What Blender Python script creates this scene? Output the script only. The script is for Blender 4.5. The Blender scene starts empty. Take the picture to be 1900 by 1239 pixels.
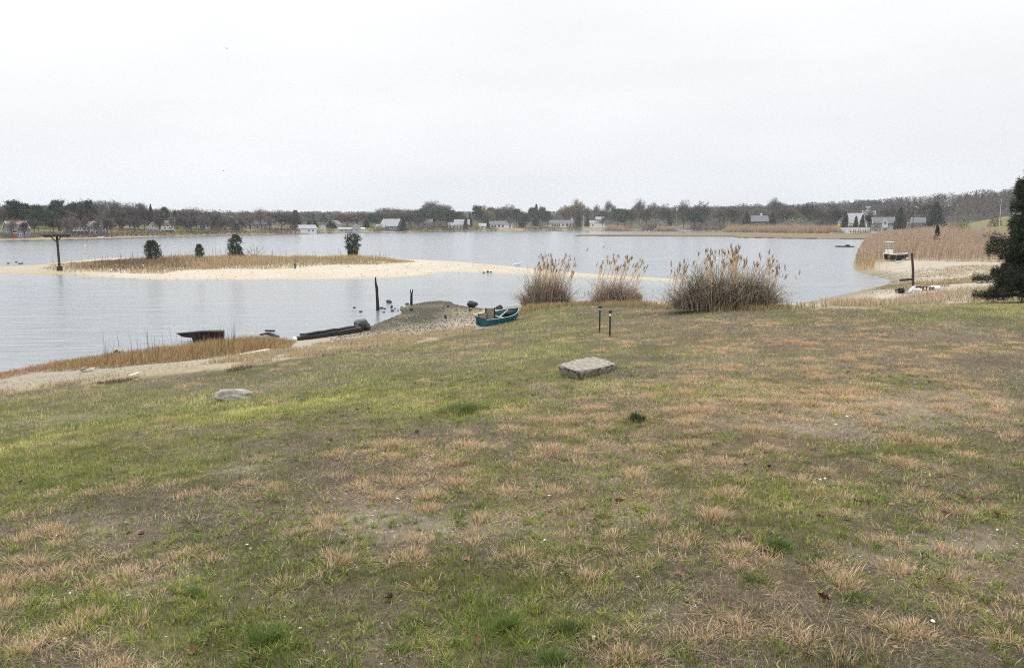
import bpy, bmesh, math, random
import numpy as np
from mathutils import Vector, Matrix
R = math.radians
random.seed(7); rng = np.random.default_rng(7)
sc = bpy.context.scene
COL = sc.collection

# ------------------------------------------------------------------ camera, sky, sun, exposure
FPX, PITCH, EYE = 1491.0, math.atan(203.5/1491.0), 4.5
cam = bpy.data.cameras.new('camera'); cam.sensor_width = 36; cam.lens = 36*FPX/1900
cam.clip_start = 0.1; cam.clip_end = 20000
co = bpy.data.objects.new('camera', cam); COL.objects.link(co)
co.location = (0, 0, EYE); co.rotation_euler = (math.pi/2-PITCH, 0, 0)
sc.camera = co
sc.view_settings.view_transform = 'Standard'; sc.view_settings.look = 'None'
sc.view_settings.exposure = 0.0; sc.view_settings.gamma = 1.0
sc.cycles.use_denoising = False; sc.cycles.denoiser = 'OPENIMAGEDENOISE'; sc.cycles.denoising_prefilter = 'ACCURATE'
sc.cycles.pixel_filter_type = 'BLACKMAN_HARRIS'; sc.cycles.filter_width = 1.05
sc.cycles.max_bounces = 6; sc.cycles.transparent_max_bounces = 8

SUN_EL, SUN_AZ = R(48), R(-25)          # a weak glow through the overcast, ahead and a little left
w = bpy.data.worlds.new("World"); sc.world = w; w.use_nodes = True
nt = w.node_tree; N = nt.nodes; L = nt.links
for n in list(N): N.remove(n)
out = N.new('ShaderNodeOutputWorld'); bg = N.new('ShaderNodeBackground'); L.new(bg.outputs[0], out.inputs[0])
sky = N.new('ShaderNodeTexSky'); sky.sky_type = 'NISHITA'; sky.sun_disc = False
sky.sun_elevation = SUN_EL; sky.sun_rotation = SUN_AZ; sky.dust_density = 4
desat = N.new('ShaderNodeHueSaturation'); desat.inputs['Saturation'].default_value = 0.35
L.new(sky.outputs[0], desat.inputs['Color'])
skm = N.new('ShaderNodeVectorMath'); skm.operation = 'SCALE'; skm.inputs['Scale'].default_value = 0.09
L.new(desat.outputs[0], skm.inputs[0])
tc = N.new('ShaderNodeTexCoord'); sep = N.new('ShaderNodeSeparateXYZ'); L.new(tc.outputs['Generated'], sep.inputs[0])
ramp = N.new('ShaderNodeValToRGB'); L.new(sep.outputs['Z'], ramp.inputs[0])
cr = ramp.color_ramp                                            # overcast: the horizon dimmer than the zenith
cr.elements[0].position = 0.0; cr.elements[0].color = (.885, .925, .965, 1)
cr.elements[1].position = 1.0; cr.elements[1].color = (2.45, 2.47, 2.49, 1)
for p, c in ((.08, (.945, .968, .998, 1)), (.17, (.985, .998, 1.02, 1)), (.27, (1.045, 1.05, 1.06, 1)), (.5, (1.62, 1.63, 1.64, 1))):
    e = cr.elements.new(p); e.color = c
mp = N.new('ShaderNodeMapping'); mp.inputs['Scale'].default_value = (1.6, 1.6, 7.0); L.new(tc.outputs['Generated'], mp.inputs[0])
cl = N.new('ShaderNodeTexNoise'); cl.inputs['Scale'].default_value = 1.7; cl.inputs['Detail'].default_value = 5; L.new(mp.outputs[0], cl.inputs[0])
clr = N.new('ShaderNodeMapRange'); clr.inputs[1].default_value = .3; clr.inputs[2].default_value = .7
clr.inputs[3].default_value = .945; clr.inputs[4].default_value = 1.04; L.new(cl.outputs[0], clr.inputs[0])
vm = N.new('ShaderNodeVectorMath'); vm.operation = 'SCALE'; L.new(ramp.outputs[0], vm.inputs[0]); L.new(clr.outputs[0], vm.inputs['Scale'])
mx = N.new('ShaderNodeMix'); mx.data_type = 'RGBA'; mx.inputs[0].default_value = .92
L.new(skm.outputs[0], mx.inputs[6]); L.new(vm.outputs[0], mx.inputs[7])
L.new(mx.outputs[2], bg.inputs['Color']); bg.inputs['Strength'].default_value = 1.0

sl = bpy.data.lights.new('sun', 'SUN'); sl.energy = 1.4; sl.angle = R(25); sl.color = (1, .97, .93)
so = bpy.data.objects.new('sun', sl); COL.objects.link(so)
sd_ = Vector((math.sin(SUN_AZ)*math.cos(SUN_EL), math.cos(SUN_AZ)*math.cos(SUN_EL), math.sin(SUN_EL)))
so.rotation_euler = sd_.to_track_quat('Z', 'Y').to_euler()

# ------------------------------------------------------------------ camera geometry helpers (only for surveying where things stand)
CP, SP = math.cos(PITCH), math.sin(PITCH)
def rdir(px, py):
    u = (px-950)/FPX; v = (619.5-py)/FPX
    return np.array((u, CP+v*SP, -SP+v*CP))
def at(px, py, z=0.0):
    d = rdir(px, py); t = (z-EYE)/d[2]
    return (d[0]*t, d[1]*t)
def atY(px, py, Y):
    d = rdir(px, py); t = Y/d[1]
    return Vector((d[0]*t, Y, EYE+d[2]*t))
def proj(x, y, z):
    zz = z-EYE
    f = y*CP-zz*SP; up = y*SP+zz*CP
    f = np.maximum(f, .05)
    return 950+FPX*x/f, 619.5-FPX*up/f

# ------------------------------------------------------------------ noise
def _h(ix, iy, s):
    n = (ix.astype(np.int64)*374761393+iy.astype(np.int64)*668265263+s*1274126177) & 0x7fffffff
    n = ((n ^ (n >> 13))*1274126177) & 0x7fffffff
    return ((n ^ (n >> 16)) & 0xffff)/65535.0
def vnoise(x, y, s=0):
    ix = np.floor(x); iy = np.floor(y); fx = x-ix; fy = y-iy
    fx = fx*fx*(3-2*fx); fy = fy*fy*(3-2*fy)
    a = _h(ix, iy, s); b = _h(ix+1, iy, s); c = _h(ix, iy+1, s); d = _h(ix+1, iy+1, s)
    return (a*(1-fx)+b*fx)*(1-fy)+(c*(1-fx)+d*fx)*fy
def fbm(x, y, s=0, o=4):
    r = 0; a = .5; t = 0
    for k in range(o):
        r = r+a*vnoise(x*2**k+k*17.3, y*2**k-k*9.1, s+k*31); t += a; a *= .5
    return r/t
def sst(a, b, x):
    t = np.clip((x-a)/(b-a), 0, 1); return t*t*(3-2*t)

# ------------------------------------------------------------------ terrain
def shore(pts): return [at(*p) for p in pts]
MAIN = shore([(-500,770),(-200,725),(0,690),(120,672),(300,650),(420,641),(545,629),(620,619),(690,604),(720,592),(745,581),(740,573),
    (762,565),(790,560),(815,557.5),(836,559),(843,564),(869,569),(898,572),(930,571),(960,566),(1075,558),(1230,562),(1465,567),(1500,560),
    (1570,545),(1612,536),(1642,530),(1654,521),(1630,514),(1597,507),(1584,500),(1584,488),(1590,470),(1600,450),(1612,440),(1640,436)])
MAIN += [(420,330),(420,60),(200,-80),(-70,-80),(-50,5)]
FAR = shore([(-600,475),(-300,459),(0,448.5),(160,445),(320,440),(440,437),(620,433),(760,431.3),(920,429.2),(1000,428.6),(1100,428),(1150,428.6),(1220,429.4),
    (1365,431.3),(1500,432.5),(1560,433.6),(1640,434.5),(1800,436),(2400,440)])
FAR += [(4000,600),(7000,7000),(-7000,7000),(-3500,300)]
MARSH = shore([(1064,438.4),(1130,438.8),(1200,438.9),(1362,439.4),(1372,441.6),(1450,443),(1530,444),(1595,444.6),(1640,444),(1640,436.5),(1590,435.6),(1450,435.0),
    (1365,435.4),(1200,435.6),(1100,436.7),(1075,437.6)])
BAR = shore([(-300,506),(0,508.3),(100,509.5),(150,512),(200,515),(300,519),(450,519.3),(600,518.3),(700,516.6),(760,513.3),(800,509.5),(811,507.3),(818,506),(835,505.4),
    (900,506.5),(960,509.4),(1050,514.2),(1150,518.8),(1250,522.6),(1320,525),(1320,522),(1250,517.8),(1150,512.4),(1060,506),(1000,500),(960,495.6),(900,490),(850,486.3),(780,483.6),
    (700,479),(560,478),(440,478),(300,480),(170,483),(110,487),(60,494),(0,498.5),(-300,500)])
def sdist(poly, x, y):
    d = np.full(x.shape, 1e18); ins = np.zeros(x.shape, bool); n = len(poly)
    for i in range(n):
        ax, ay = poly[i]; bx, by = poly[(i+1) % n]; ex, ey = bx-ax, by-ay
        t = np.clip(((x-ax)*ex+(y-ay)*ey)/(ex*ex+ey*ey+1e-12), 0, 1)
        d = np.minimum(d, (x-ax-t*ex)**2+(y-ay-t*ey)**2)
        if ey != 0: ins ^= ((ay > y) != (by > y)) & (x < ex*(y-ay)/ey+ax)
    d = np.sqrt(d); return np.where(ins, d, -d)
def smin(a, b, k):
    h = np.clip(.5+.5*(b-a)/k, 0, 1); return b*(1-h)+a*h-k*h*(1-h)
def hfun(x, y, full=False):
    x = np.asarray(x, float); y = np.asarray(y, float)
    sm = sdist(MAIN, x, y); sf = sdist(FAR, x, y); ss = sdist(MARSH, x, y); sb = sdist(BAR, x, y)
    wob = (fbm(x*.35, y*.35, 3, 3)-.5)
    px = 950+1480*x/np.maximum(y, 1)
    lc = 2.0+(.75-2.0)*sst(36, 60, y)+wob*.10
    smw = sm+wob*1.2*sst(.0, 3, np.abs(sm))
    hm = np.where(sm > 0, smin(lc, (.10-.065*np.exp(-((px-790)/110)**2-((y-40)/9)**2))*smw, .5), .10*sm)
    kn = 6.3*np.exp(-((x-146)/50)**2-((y-226)/44)**2)           # grassy knoll behind the reeds
    hm = hm+kn*sst(5, 40, sm)
    cap = np.interp(px, [0, 1000, 1150, 1250, 1500, 1700, 1850, 2100], [5, 5, 7, 13, 15, 17, 21, 23])
    slo = np.interp(px, [0, 1200, 1500, 1850], [.06, .05, .05, .078])
    hf = np.where(sf > 0, smin(cap, slo*sf+.25*sst(0, 3, sf), 2), .06*sf)
    hf = hf+np.where(sf > 0, 13*sst(1000, 1600, y)*(.8+.4*fbm(x*.0016, y*.001, 9, 3)), 0)
    hs = np.where(ss > 0, smin(np.full(x.shape, .48), .5*ss, .1), .1*ss)
    hb = np.where(sb > 0, smin(.62+wob*.3, .10*sb*(1-.45*sst(2, 9, sb))*(1+.5*wob), .2), .06*sb)
    h = np.maximum(np.maximum(hm, hf), np.maximum(hs, hb)); h = np.maximum(h, -.9)
    return (h, sm, sf, ss, sb) if full else h
ts = np.concatenate([np.linspace(2, 60, 500), np.geomspace(60, 900, 900)[1:]])
def ground(px, py):
    d = rdir(px, py); x = d[0]*ts; y = d[1]*ts; z = EYE+d[2]*ts
    g = hfun(x, y); k = np.argmax(z-g < 0)
    if not (z-g < 0).any(): k = len(ts)-1
    if k == 0: k = 1
    a = z[k-1]-g[k-1]; b = z[k]-g[k]; f = a/(a-b) if a != b else 0
    t = ts[k-1]+(ts[k]-ts[k-1])*f
    return Vector((d[0]*t, d[1]*t, float(hfun(np.array([d[0]*t]), np.array([d[1]*t]))[0])))
def hz(x, y): return float(hfun(np.array([x]), np.array([y]))[0])

LAWN_PX = [(-250,770),(0,731),(150,712),(300,697),(430,684),(540,667),(620,655),(700,645),(780,636),(850,620),(884,610),(950,596),(962,577),(1000,561),(1090,562),
    (1230,566),(1350,571),(1460,571),(1520,572),(1600,572),(1700,567),(1800,562),(1860,560),(2000,562),(2300,570)]
LAWN = [tuple(ground(*p)[:2]) for p in LAWN_PX]+[(60,10),(60,-40),(-40,-40),(-30,5)]

# fan-shaped grid seen from a point behind the viewer, fine near and coarse far
OY = -12.0; NA, NR = 760, 640; A0 = R(63); R0, R1 = 5.0, 7000.0
az = np.linspace(-A0, A0, NA); rr = np.geomspace(R0, R1, NR)
AZ, RR = np.meshgrid(az, rr); GX = RR*np.sin(AZ); GY = OY+RR*np.cos(AZ)
GH, SM, SF, SS, SB = hfun(GX, GY, True)
SL = sdist(LAWN, GX, GY)
def lookup(grid, x, y):
    r = np.hypot(x, y-OY); a = np.arctan2(x, y-OY)
    fi = np.clip(np.log(np.maximum(r, R0)/R0)/math.log(R1/R0)*(NR-1), 0, NR-1.001); fj = np.clip((a+A0)/(2*A0)*(NA-1), 0, NA-1.001)
    i = fi.astype(int); j = fj.astype(int); u = fi-i; v = fj-j
    return grid[i, j]*(1-u)*(1-v)+grid[i+1, j]*u*(1-v)+grid[i, j+1]*(1-u)*v+grid[i+1, j+1]*u*v

# --- what grows where on the lawn: blobs surveyed from the photograph (px, py, rx, ry, amount)
GREEN = [(150,770,330,55,.9),(520,760,330,40,.75),(820,700,260,50,.75),(1010,590,60,28,.9),(1050,640,190,25,.55),(870,762,110,16,1.1),(480,1190,180,60,.9),(940,1170,150,50,.65),(700,1120,330,80,.45),
    (1330,660,160,22,.4),(1880,580,130,16,.9),(1450,570,130,8,.6),(1440,1012,50,18,.8),(1620,925,110,18,.6),(1690,840,70,14,.55),(60,850,260,45,.5),(250,880,300,60,.4),(1600,585,260,12,.35),(1180,780,24,12,1.0),(200,1120,150,40,.35),(1860,950,100,40,.35)]
DRY = [(1400,640,420,28,.5),(1650,650,320,36,.75),(1450,720,330,40,.8),(1500,800,300,55,.9),(1250,830,220,60,.75),(1100,790,160,36,.6),(1750,740,220,40,.5),(860,830,260,60,.6),(900,920,300,60,.4),(1300,930,240,70,.5),(1650,1080,300,100,.45),(480,745,60,16,.35),(1280,600,240,14,.35)]
BARE = [(1520,790,120,30,.7),(1700,760,150,28,.8),(1650,1000,180,50,.6),(1350,780,80,20,.5),(860,985,240,40,.6),(670,975,60,22,.7),(450,872,60,12,.8),(1230,1130,60,40,.6),(260,1090,110,30,.5),(1180,960,140,40,.45),(1800,1030,120,40,.5),(600,930,250,50,.4),(1530,750,100,14,.5),(150,980,70,20,.35),(1000,870,140,26,.35)]
def blob(lst, px, py):
    r = np.zeros(px.shape)
    for a, b, c, d, s in lst: r = r+s*np.exp(-((px-a)/c)**2-((py-b)/d)**2)
    return r
def lawn_fields(x, y, z):
    px, py = proj(x, y, z)
    n1 = fbm(x*.8+40, y*.8, 11, 4); n2 = fbm(x*1.7, y*1.7+9, 12, 4); n3 = fbm(x*.9, y*.9-20, 13, 4)
    g = .22+blob(GREEN, px, py)*.8+(n1-.5)*1.5
    d = .10+blob(DRY, px, py)*.8+(n2-.5)*1.9
    b = .02+blob(BARE, px, py)*.9+(n3-.5)*1.3
    return np.clip(g, 0, 1), np.clip(d, 0, 1), np.clip(b, 0, 1)
def mixc(a, b, t): return a*(1-t[..., None])+np.asarray(b)*t[..., None]

gg, gd, gb = lawn_fields(GX, GY, GH)
n_f = fbm(GX*3.1, GY*3.1, 21, 3)*.6+.4*fbm(GX*9, GY*9, 24, 2); n_m = fbm(GX*.5, GY*.5, 22, 4)
C = np.zeros(GX.shape+(3,)); C[:] = (.078, .066, .048)
C = mixc(C, (.075, .085, .032), np.clip(gg*.8, 0, 1)); C = mixc(C, (.15, .115, .075), gd*.6)
C = mixc(C, (.235, .195, .145), np.clip(gb*1.0-.15, 0, .75)*np.clip(.35+1.3*n_f, 0, 1))
CL = C*(0.70+.6*n_f)[..., None]
SAND = np.array((.47, .42, .345)); GRAV = np.array((.180, .160, .108))
beach = np.zeros_like(C); beach[:] = SAND*.88
px_, py_ = proj(GX, GY, GH)
point = np.exp(-((px_-775)/140)**2-((py_-588)/30)**2)*2.2      # mussel and gravel point
leftb = sst(560, 250, px_)*(GY < 60)
rightb = (px_ > 1480)*(GY > 30)
beach = mixc(beach, GRAV, np.clip(point*(.75+1.2*(n_f-.5))+.55*leftb, 0, 1))
beach = mixc(beach, (.30, .255, .19), .75*sst(420, 540, px_)*sst(1000, 760, px_)*(GY < 60))
beach = mixc(beach, (.33, .275, .205), np.clip(.45*rightb*(fbm(GX*.5, GY*.9, 33, 4) > .47)+.25*rightb, 0, 1))
beach = mixc(beach, GRAV*.95, np.clip(sst(.32, .04, GH)*.8, 0, 1)*np.clip(.35+point+.6*leftb+.55*rightb, 0, 1))
beach = mixc(beach, (.20, .165, .085), sst(86, 100, GY)*(GX > 0)); beach = mixc(beach, (.16, .155, .075), sst(150, 175, GY)*(GX > 0)*.7)
dryedge = sst(-3.2, -.3, SL)*(GY < 60)
beach = mixc(beach, (.29, .24, .16), np.clip(dryedge*.9*(.4+1.2*n_m), 0, 1))
beach = mixc(beach, (.050, .047, .033), np.clip(point, 0, 1)*np.clip(sst(.20, .02, GH)*.9+1.8*(n_m-.55), 0, .9))
beach = mixc(beach, SAND*.8, np.exp(-((px_-862)/34)**2-((py_-604)/9)**2)*.8)
tl = sst(-.35, .35, SL+(n_f-.5)*1.2)
mainc = mixc(beach, np.zeros(3), np.zeros(GX.shape)); mainc = beach*(1-tl[..., None])+CL*tl[..., None]
barc = np.zeros_like(C); barc[:] = SAND
barc = mixc(barc, (.42, .355, .26), np.clip((n_m-.45)*1.6, 0, .5))
barc = mixc(barc, (.36, .32, .24), sst(.11, .0, GH)*.7)
barc = mixc(barc, (.30, .265, .175), np.clip(sst(260, 90, px_)*.55+sst(760, 900, px_)*.14, 0, .8))
farc = np.zeros_like(C); farc[:] = (.17, .145, .085)
farc = mixc(farc, (.26, .20, .12), np.clip(sst(.45, .60, fbm(GX*.03, GY*.03, 41, 3)), 0, 1))
farc = mixc(farc, (.13, .16, .05), np.clip(sst(.52, .62, fbm(GX*.022+7, GY*.03, 42, 3)), 0, 1)*sst(3, 12, SF))
farc = mixc(farc, (.30, .24, .17), sst(2.0, .5, GH)*sst(1.2, .5, GH))
farc = mixc(farc, (.07, .06, .045), sst(.35, .1, GH))
farc = mixc(farc, (.05, .05, .04), sst(40, 90, SF))
marc = np.zeros_like(C); marc[:] = (.19, .145, .088)
marc = marc*(.7+.6*fbm(GX*.15, GY*.3, 44, 3))[..., None]
marc = mixc(marc, (.025, .02, .016), sst(.22, .12, GH))
bed = np.zeros_like(C); bed[:] = (.12, .115, .10)
zone = np.zeros(GX.shape, int)                                  # 0 bed 1 lawn 2 beach 3 bar 4 far 5 marsh
zone = np.where(SF > 0, 4, zone); zone = np.where(SM > 0, np.where(SL > 0, 1, 2), zone)
zone = np.where(SS > 0, 5, zone); zone = np.where(SB > 0, 3, zone)
COLR = np.where((SM > -4)[..., None], mainc, bed)
COLR = np.where(((SF > -4) & (SM < 0))[..., None], farc, COLR)
COLR = np.where((SS > -1)[..., None], marc, COLR); COLR = np.where((SB > -4)[..., None], barc, COLR)
SPK = np.clip(gb*1.0, 0, 1)*(SL > 0)+.30*(SL <= 0)*(SM > -2)*(GY < 90)+.12*(SB > -2)

# ------------------------------------------------------------------ materials
def newmat(name):
    m = bpy.data.materials.new(name); m.use_nodes = True
    b = m.node_tree.nodes['Principled BSDF']; return m, m.node_tree.nodes, m.node_tree.links, b
def pmat(name, c, rough=.8, var=.25, scale=6.0, bump=0.0, spec=.3, metal=0.0, c2=None):
    m, n, l, b = newmat(name)
    b.inputs['Roughness'].default_value = rough; b.inputs['Specular IOR Level'].default_value = spec; b.inputs['Metallic'].default_value = metal
    t = n.new('ShaderNodeTexCoord'); z = n.new('ShaderNodeTexNoise'); z.inputs['Scale'].default_value = scale; z.inputs['Detail'].default_value = 6
    z.inputs['Roughness'].default_value = .65
    l.new(t.outputs['Object'], z.inputs['Vector'])
    rp = n.new('ShaderNodeValToRGB'); l.new(z.outputs[0], rp.inputs[0])
    c = np.array(c); d = np.array(c2) if c2 is not None else c*(1-var)
    e = c*(1+var) if c2 is None else c
    rp.color_ramp.elements[0].position = .33; rp.color_ramp.elements[1].position = .67
    rp.color_ramp.elements[0].color = (*np.clip(d, 0, .95), 1); rp.color_ramp.elements[1].color = (*np.clip(e, 0, .95), 1)
    l.new(rp.outputs[0], b.inputs['Base Color'])
    if bump:
        bp = n.new('ShaderNodeBump'); bp.inputs['Strength'].default_value = bump; bp.inputs['Distance'].default_value = .03
        z2 = n.new('ShaderNodeTexNoise'); z2.inputs['Scale'].default_value = scale*3; z2.inputs['Detail'].default_value = 8
        l.new(t.outputs['Object'], z2.inputs['Vector']); l.new(z2.outputs[0], bp.inputs['Height']); l.new(bp.outputs[0], b.inputs['Normal'])
    return m
def amat(name, rough=.75, spec=.15, trans=0.0, objvar=0.0):
    m, n, l, b = newmat(name)
    a = n.new('ShaderNodeAttribute'); a.attribute_name = 'Col'
    b.inputs['Roughness'].default_value = rough; b.inputs['Specular IOR Level'].default_value = spec
    src = a.outputs['Color']
    if objvar:
        oi = n.new('ShaderNodeObjectInfo'); hs = n.new('ShaderNodeHueSaturation'); mr = n.new('ShaderNodeMapRange')
        mr.inputs[3].default_value = 1-objvar; mr.inputs[4].default_value = 1+objvar
        l.new(oi.outputs['Random'], mr.inputs[0]); l.new(mr.outputs[0], hs.inputs['Value']); l.new(src, hs.inputs['Color']); src = hs.outputs[0]
    l.new(src, b.inputs['Base Color'])
    if trans:
        tr = n.new('ShaderNodeBsdfTranslucent'); l.new(src, tr.inputs[0]); ms = n.new('ShaderNodeMixShader'); ms.inputs[0].default_value = trans
        o = n['Material Output']; l.new(b.outputs[0], ms.inputs[1]); l.new(tr.outputs[0], ms.inputs[2]); l.new(ms.outputs[0], o.inputs[0])
    return m
def ground_mat():
    m, n, l, b = newmat('earth_and_sand')
    b.inputs['Roughness'].default_value = .95; b.inputs['Specular IOR Level'].default_value = .1
    a = n.new('ShaderNodeAttribute'); a.attribute_name = 'Col'; s = n.new('ShaderNodeAttribute'); s.attribute_name = 'Spk'
    t = n.new('ShaderNodeTexCoord')
    z1 = n.new('ShaderNodeTexNoise'); z1.inputs['Scale'].default_value = 9; z1.inputs['Detail'].default_value = 8; z1.inputs['Roughness'].default_value = .75
    l.new(t.outputs['Object'], z1.inputs['Vector'])
    mr = n.new('ShaderNodeMapRange'); mr.inputs[1].default_value = .3; mr.inputs[2].default_value = .7; mr.inputs[3].default_value = .62; mr.inputs[4].default_value = 1.38
    l.new(z1.outputs[0], mr.inputs[0])
    v = n.new('ShaderNodeVectorMath'); v.operation = 'SCALE'; l.new(a.outputs['Color'], v.inputs[0]); l.new(mr.outputs[0], v.inputs['Scale'])
    vo = n.new('ShaderNodeTexVoronoi'); vo.inputs['Scale'].default_value = 38; l.new(t.outputs['Object'], vo.inputs['Vector'])
    sp = n.new('ShaderNodeSeparateColor'); l.new(vo.outputs['Color'], sp.inputs[0])
    # a speck shows where the cell's random value falls under the local amount and near the cell's centre
    lt = n.new('ShaderNodeMath'); lt.operation = 'MULTIPLY'; lt.inputs[1].default_value = .22; l.new(s.outputs['Fac'], lt.inputs[0])
    c1 = n.new('ShaderNodeMath'); c1.operation = 'LESS_THAN'; l.new(sp.outputs[0], c1.inputs[0]); l.new(lt.outputs[0], c1.inputs[1])
    c2 = n.new('ShaderNodeMath'); c2.operation = 'LESS_THAN'; c2.inputs[1].default_value = .33; l.new(vo.outputs['Distance'], c2.inputs[0])
    c3 = n.new('ShaderNodeMath'); c3.operation = 'MULTIPLY'; l.new(c1.outputs[0], c3.inputs[0]); l.new(c2.outputs[0], c3.inputs[1])
    spc = n.new('ShaderNodeMix'); spc.data_type = 'RGBA'; l.new(sp.outputs[1], spc.inputs[0])
    spc.inputs[6].default_value = (.62, .59, .54, 1); spc.inputs[7].default_value = (.22, .2, .18, 1)
    mi = n.new('ShaderNodeMix'); mi.data_type = 'RGBA'; l.new(c3.outputs[0], mi.inputs[0]); l.new(v.outputs[0], mi.inputs[6]); l.new(spc.outputs[2], mi.inputs[7])
    l.new(mi.outputs[2], b.inputs['Base Color'])
    bp = n.new('ShaderNodeBump'); bp.inputs['Strength'].default_value = .6; bp.inputs['Distance'].default_value = .03
    l.new(z1.outputs[0], bp.inputs['Height']); l.new(bp.outputs[0], b.inputs['Normal'])
    return m
def water_mat():
    m, n, l, b = newmat('rippled_water')
    b.inputs['Base Color'].default_value = (.20, .225, .245, 1); b.inputs['Roughness'].default_value = .15; b.inputs['IOR'].default_value = 1.33
    t = n.new('ShaderNodeTexCoord'); mp = n.new('ShaderNodeMapping'); mp.inputs['Rotation'].default_value = (0, 0, R(-14)); mp.inputs['Scale'].default_value = (.55, 1.7, 1)
    l.new(t.outputs['Object'], mp.inputs['Vector'])
    z = n.new('ShaderNodeTexNoise'); z.inputs['Scale'].default_value = .85; z.inputs['Detail'].default_value = 6; z.inputs['Roughness'].default_value = .62; z.inputs['Distortion'].default_value = .6
    l.new(mp.outputs[0], z.inputs['Vector'])
    z2 = n.new('ShaderNodeTexNoise'); z2.inputs['Scale'].default_value = .05; z2.inputs['Detail'].default_value = 3; l.new(mp.outputs[0], z2.inputs['Vector'])
    mr = n.new('ShaderNodeMapRange'); mr.inputs[1].default_value = .35; mr.inputs[2].default_value = .65; mr.inputs[3].default_value = .26; mr.inputs[4].default_value = .62
    l.new(z2.outputs[0], mr.inputs[0])
    bp = n.new('ShaderNodeBump'); bp.inputs['Distance'].default_value = .17; l.new(mr.outputs[0], bp.inputs['Strength']); z3 = n.new('ShaderNodeTexNoise'); z3.inputs['Scale'].default_value = .28; z3.inputs['Detail'].default_value = 2; l.new(mp.outputs[0], z3.inputs['Vector'])
    ad = n.new('ShaderNodeMath'); ad.operation = 'MULTIPLY_ADD'; ad.inputs[1].default_value = 1.3; l.new(z3.outputs[0], ad.inputs[0]); l.new(z.outputs[0], ad.inputs[2])
    l.new(ad.outputs[0], bp.inputs['Height']); l.new(bp.outputs[0], b.inputs['Normal'])
    return m
M_GROUND = ground_mat(); M_WATER = water_mat()
M_GRASS = amat('grass_blades', .7, .15, .35); M_REED = amat('dry_reed', .8, .1, .3); M_CROWN = amat('tree_crown', .9, .03, 0, .22); M_TWIG = amat('twig', .9, .05, 0, .15)
M_BARK = pmat('bark', (.10, .085, .07), .95, .35, 4, .5, .05)
M_ROCK = pmat('grey_granite', (.34, .315, .275), .92, .35, 7, .8, .15); M_DROCK = pmat('dark_wet_rock', (.045, .045, .042), .6, .5, 5, .7, .35)
M_SLAB = pmat('rough_granite', (.29, .265, .225), .95, .55, 11, 1.0, .1)
M_WOODD = pmat('dark_wet_wood', (.025, .022, .019), .75, .5, 5, .6, .3); M_WOODG = pmat('weathered_wood', (.25, .225, .175), .9, .35, 8, .4, .1)
M_WOODB = pmat('brown_post', (.062, .042, .032), .85, .4, 6, .4, .2); M_PALEW = pmat('bleached_wood', (.60, .52, .38), .85, .2, 8, .3, .15)
M_RUST = pmat('rusted_hull', (.045, .030, .023), .85, .5, 5, .6, .2, 0, (.018, .016, .015)); M_HULLD = pmat('dark_hull', (.03, .032, .036), .6, .4, 4, .2, .4)
M_TEAL = pmat('teal_paint', (.014, .112, .132), .55, .3, 4, .2, .4); M_WHITE = pmat('white_paint', (.74, .74, .72), .5, .1, 5, 0, .4); M_GREYP = pmat('grey_paint', (.45, .46, .47), .6, .15, 5, 0, .3)
M_BLACK = pmat('black_iron', (.012, .012, .013), .5, .4, 10, 0, .5); M_RED = pmat('red_paint', (.45, .05, .04), .6, .2); M_YEL = pmat('yellow_sign', (.75, .50, .03), .5, .08); M_BLUE = pmat('blue_tarp', (.22, .38, .60), .6, .2, 3, .3)
M_BROWNL = pmat('dry_leaf', (.15, .085, .055), .8, .45, 18, .3, .2); M_REDL = pmat('dark_red_leaf', (.085, .032, .025), .75, .4, 18, .3, .2); M_TANL = pmat('tan_leaf', (.27, .17, .115), .85, .35, 18, .3, .15)
M_SHELL = pmat('white_shell', (.72, .69, .64), .6, .15, 20, .2, .3); M_PANE = pmat('dark_glass', (.045, .05, .058), .2, .3, 1, 0, .5)
M_GLASS = pmat('clear_screen', (.32, .34, .35), .2, .1, 1, 0, .5)

# ------------------------------------------------------------------ object helpers
def tag(o, label=None, cat=None, group=None, kind=None):
    if label: o['label'] = label
    if cat: o['category'] = cat
    if group: o['group'] = group
    if kind: o['kind'] = kind
    return o
def empty(name, loc, rz=0, label=None, cat=None, group=None):
    o = bpy.data.objects.new(name, None); COL.objects.link(o); o.location = loc; o.rotation_euler = (0, 0, rz); o.empty_display_size = .2
    return tag(o, label, cat, group)
def link(name, me, mat, parent=None, loc=None, rz=0):
    o = bpy.data.objects.new(name, me); COL.objects.link(o)
    if mat is not None and len(me.materials) == 0: me.materials.append(mat)
    if parent: o.parent = parent
    if loc is not None: o.location = loc
    if rz: o.rotation_euler = (0, 0, rz)
    return o
def npmesh(name, V, F, col=None, extra=None):
    """V (n,3); F list of int arrays of equal-sided faces"""
    me = bpy.data.meshes.new(name); V = np.asarray(V, np.float32)
    me.vertices.add(len(V)); me.vertices.foreach_set('co', V.ravel())
    F = [np.asarray(f, np.int32) for f in F if len(f)]
    loops = np.concatenate([f.ravel() for f in F]); tot = np.concatenate([np.full(len(f), f.shape[1], np.int32) for f in F])
    st = np.concatenate([[0], np.cumsum(tot)[:-1]]).astype(np.int32)
    me.loops.add(len(loops)); me.loops.foreach_set('vertex_index', loops)
    me.polygons.add(len(tot)); me.polygons.foreach_set('loop_start', st)
    try: me.polygons.foreach_set('loop_total', tot)
    except Exception: pass
    if col is not None:
        a = me.attributes.new('Col', 'FLOAT_COLOR', 'POINT'); c = np.ones((len(V), 4), np.float32); c[:, :3] = col; a.data.foreach_set('color', c.ravel())
    if extra is not None:
        a = me.attributes.new('Spk', 'FLOAT', 'POINT'); a.data.foreach_set('value', np.asarray(extra, np.float32))
    me.update(calc_edges=True); me.validate()
    return me
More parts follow.
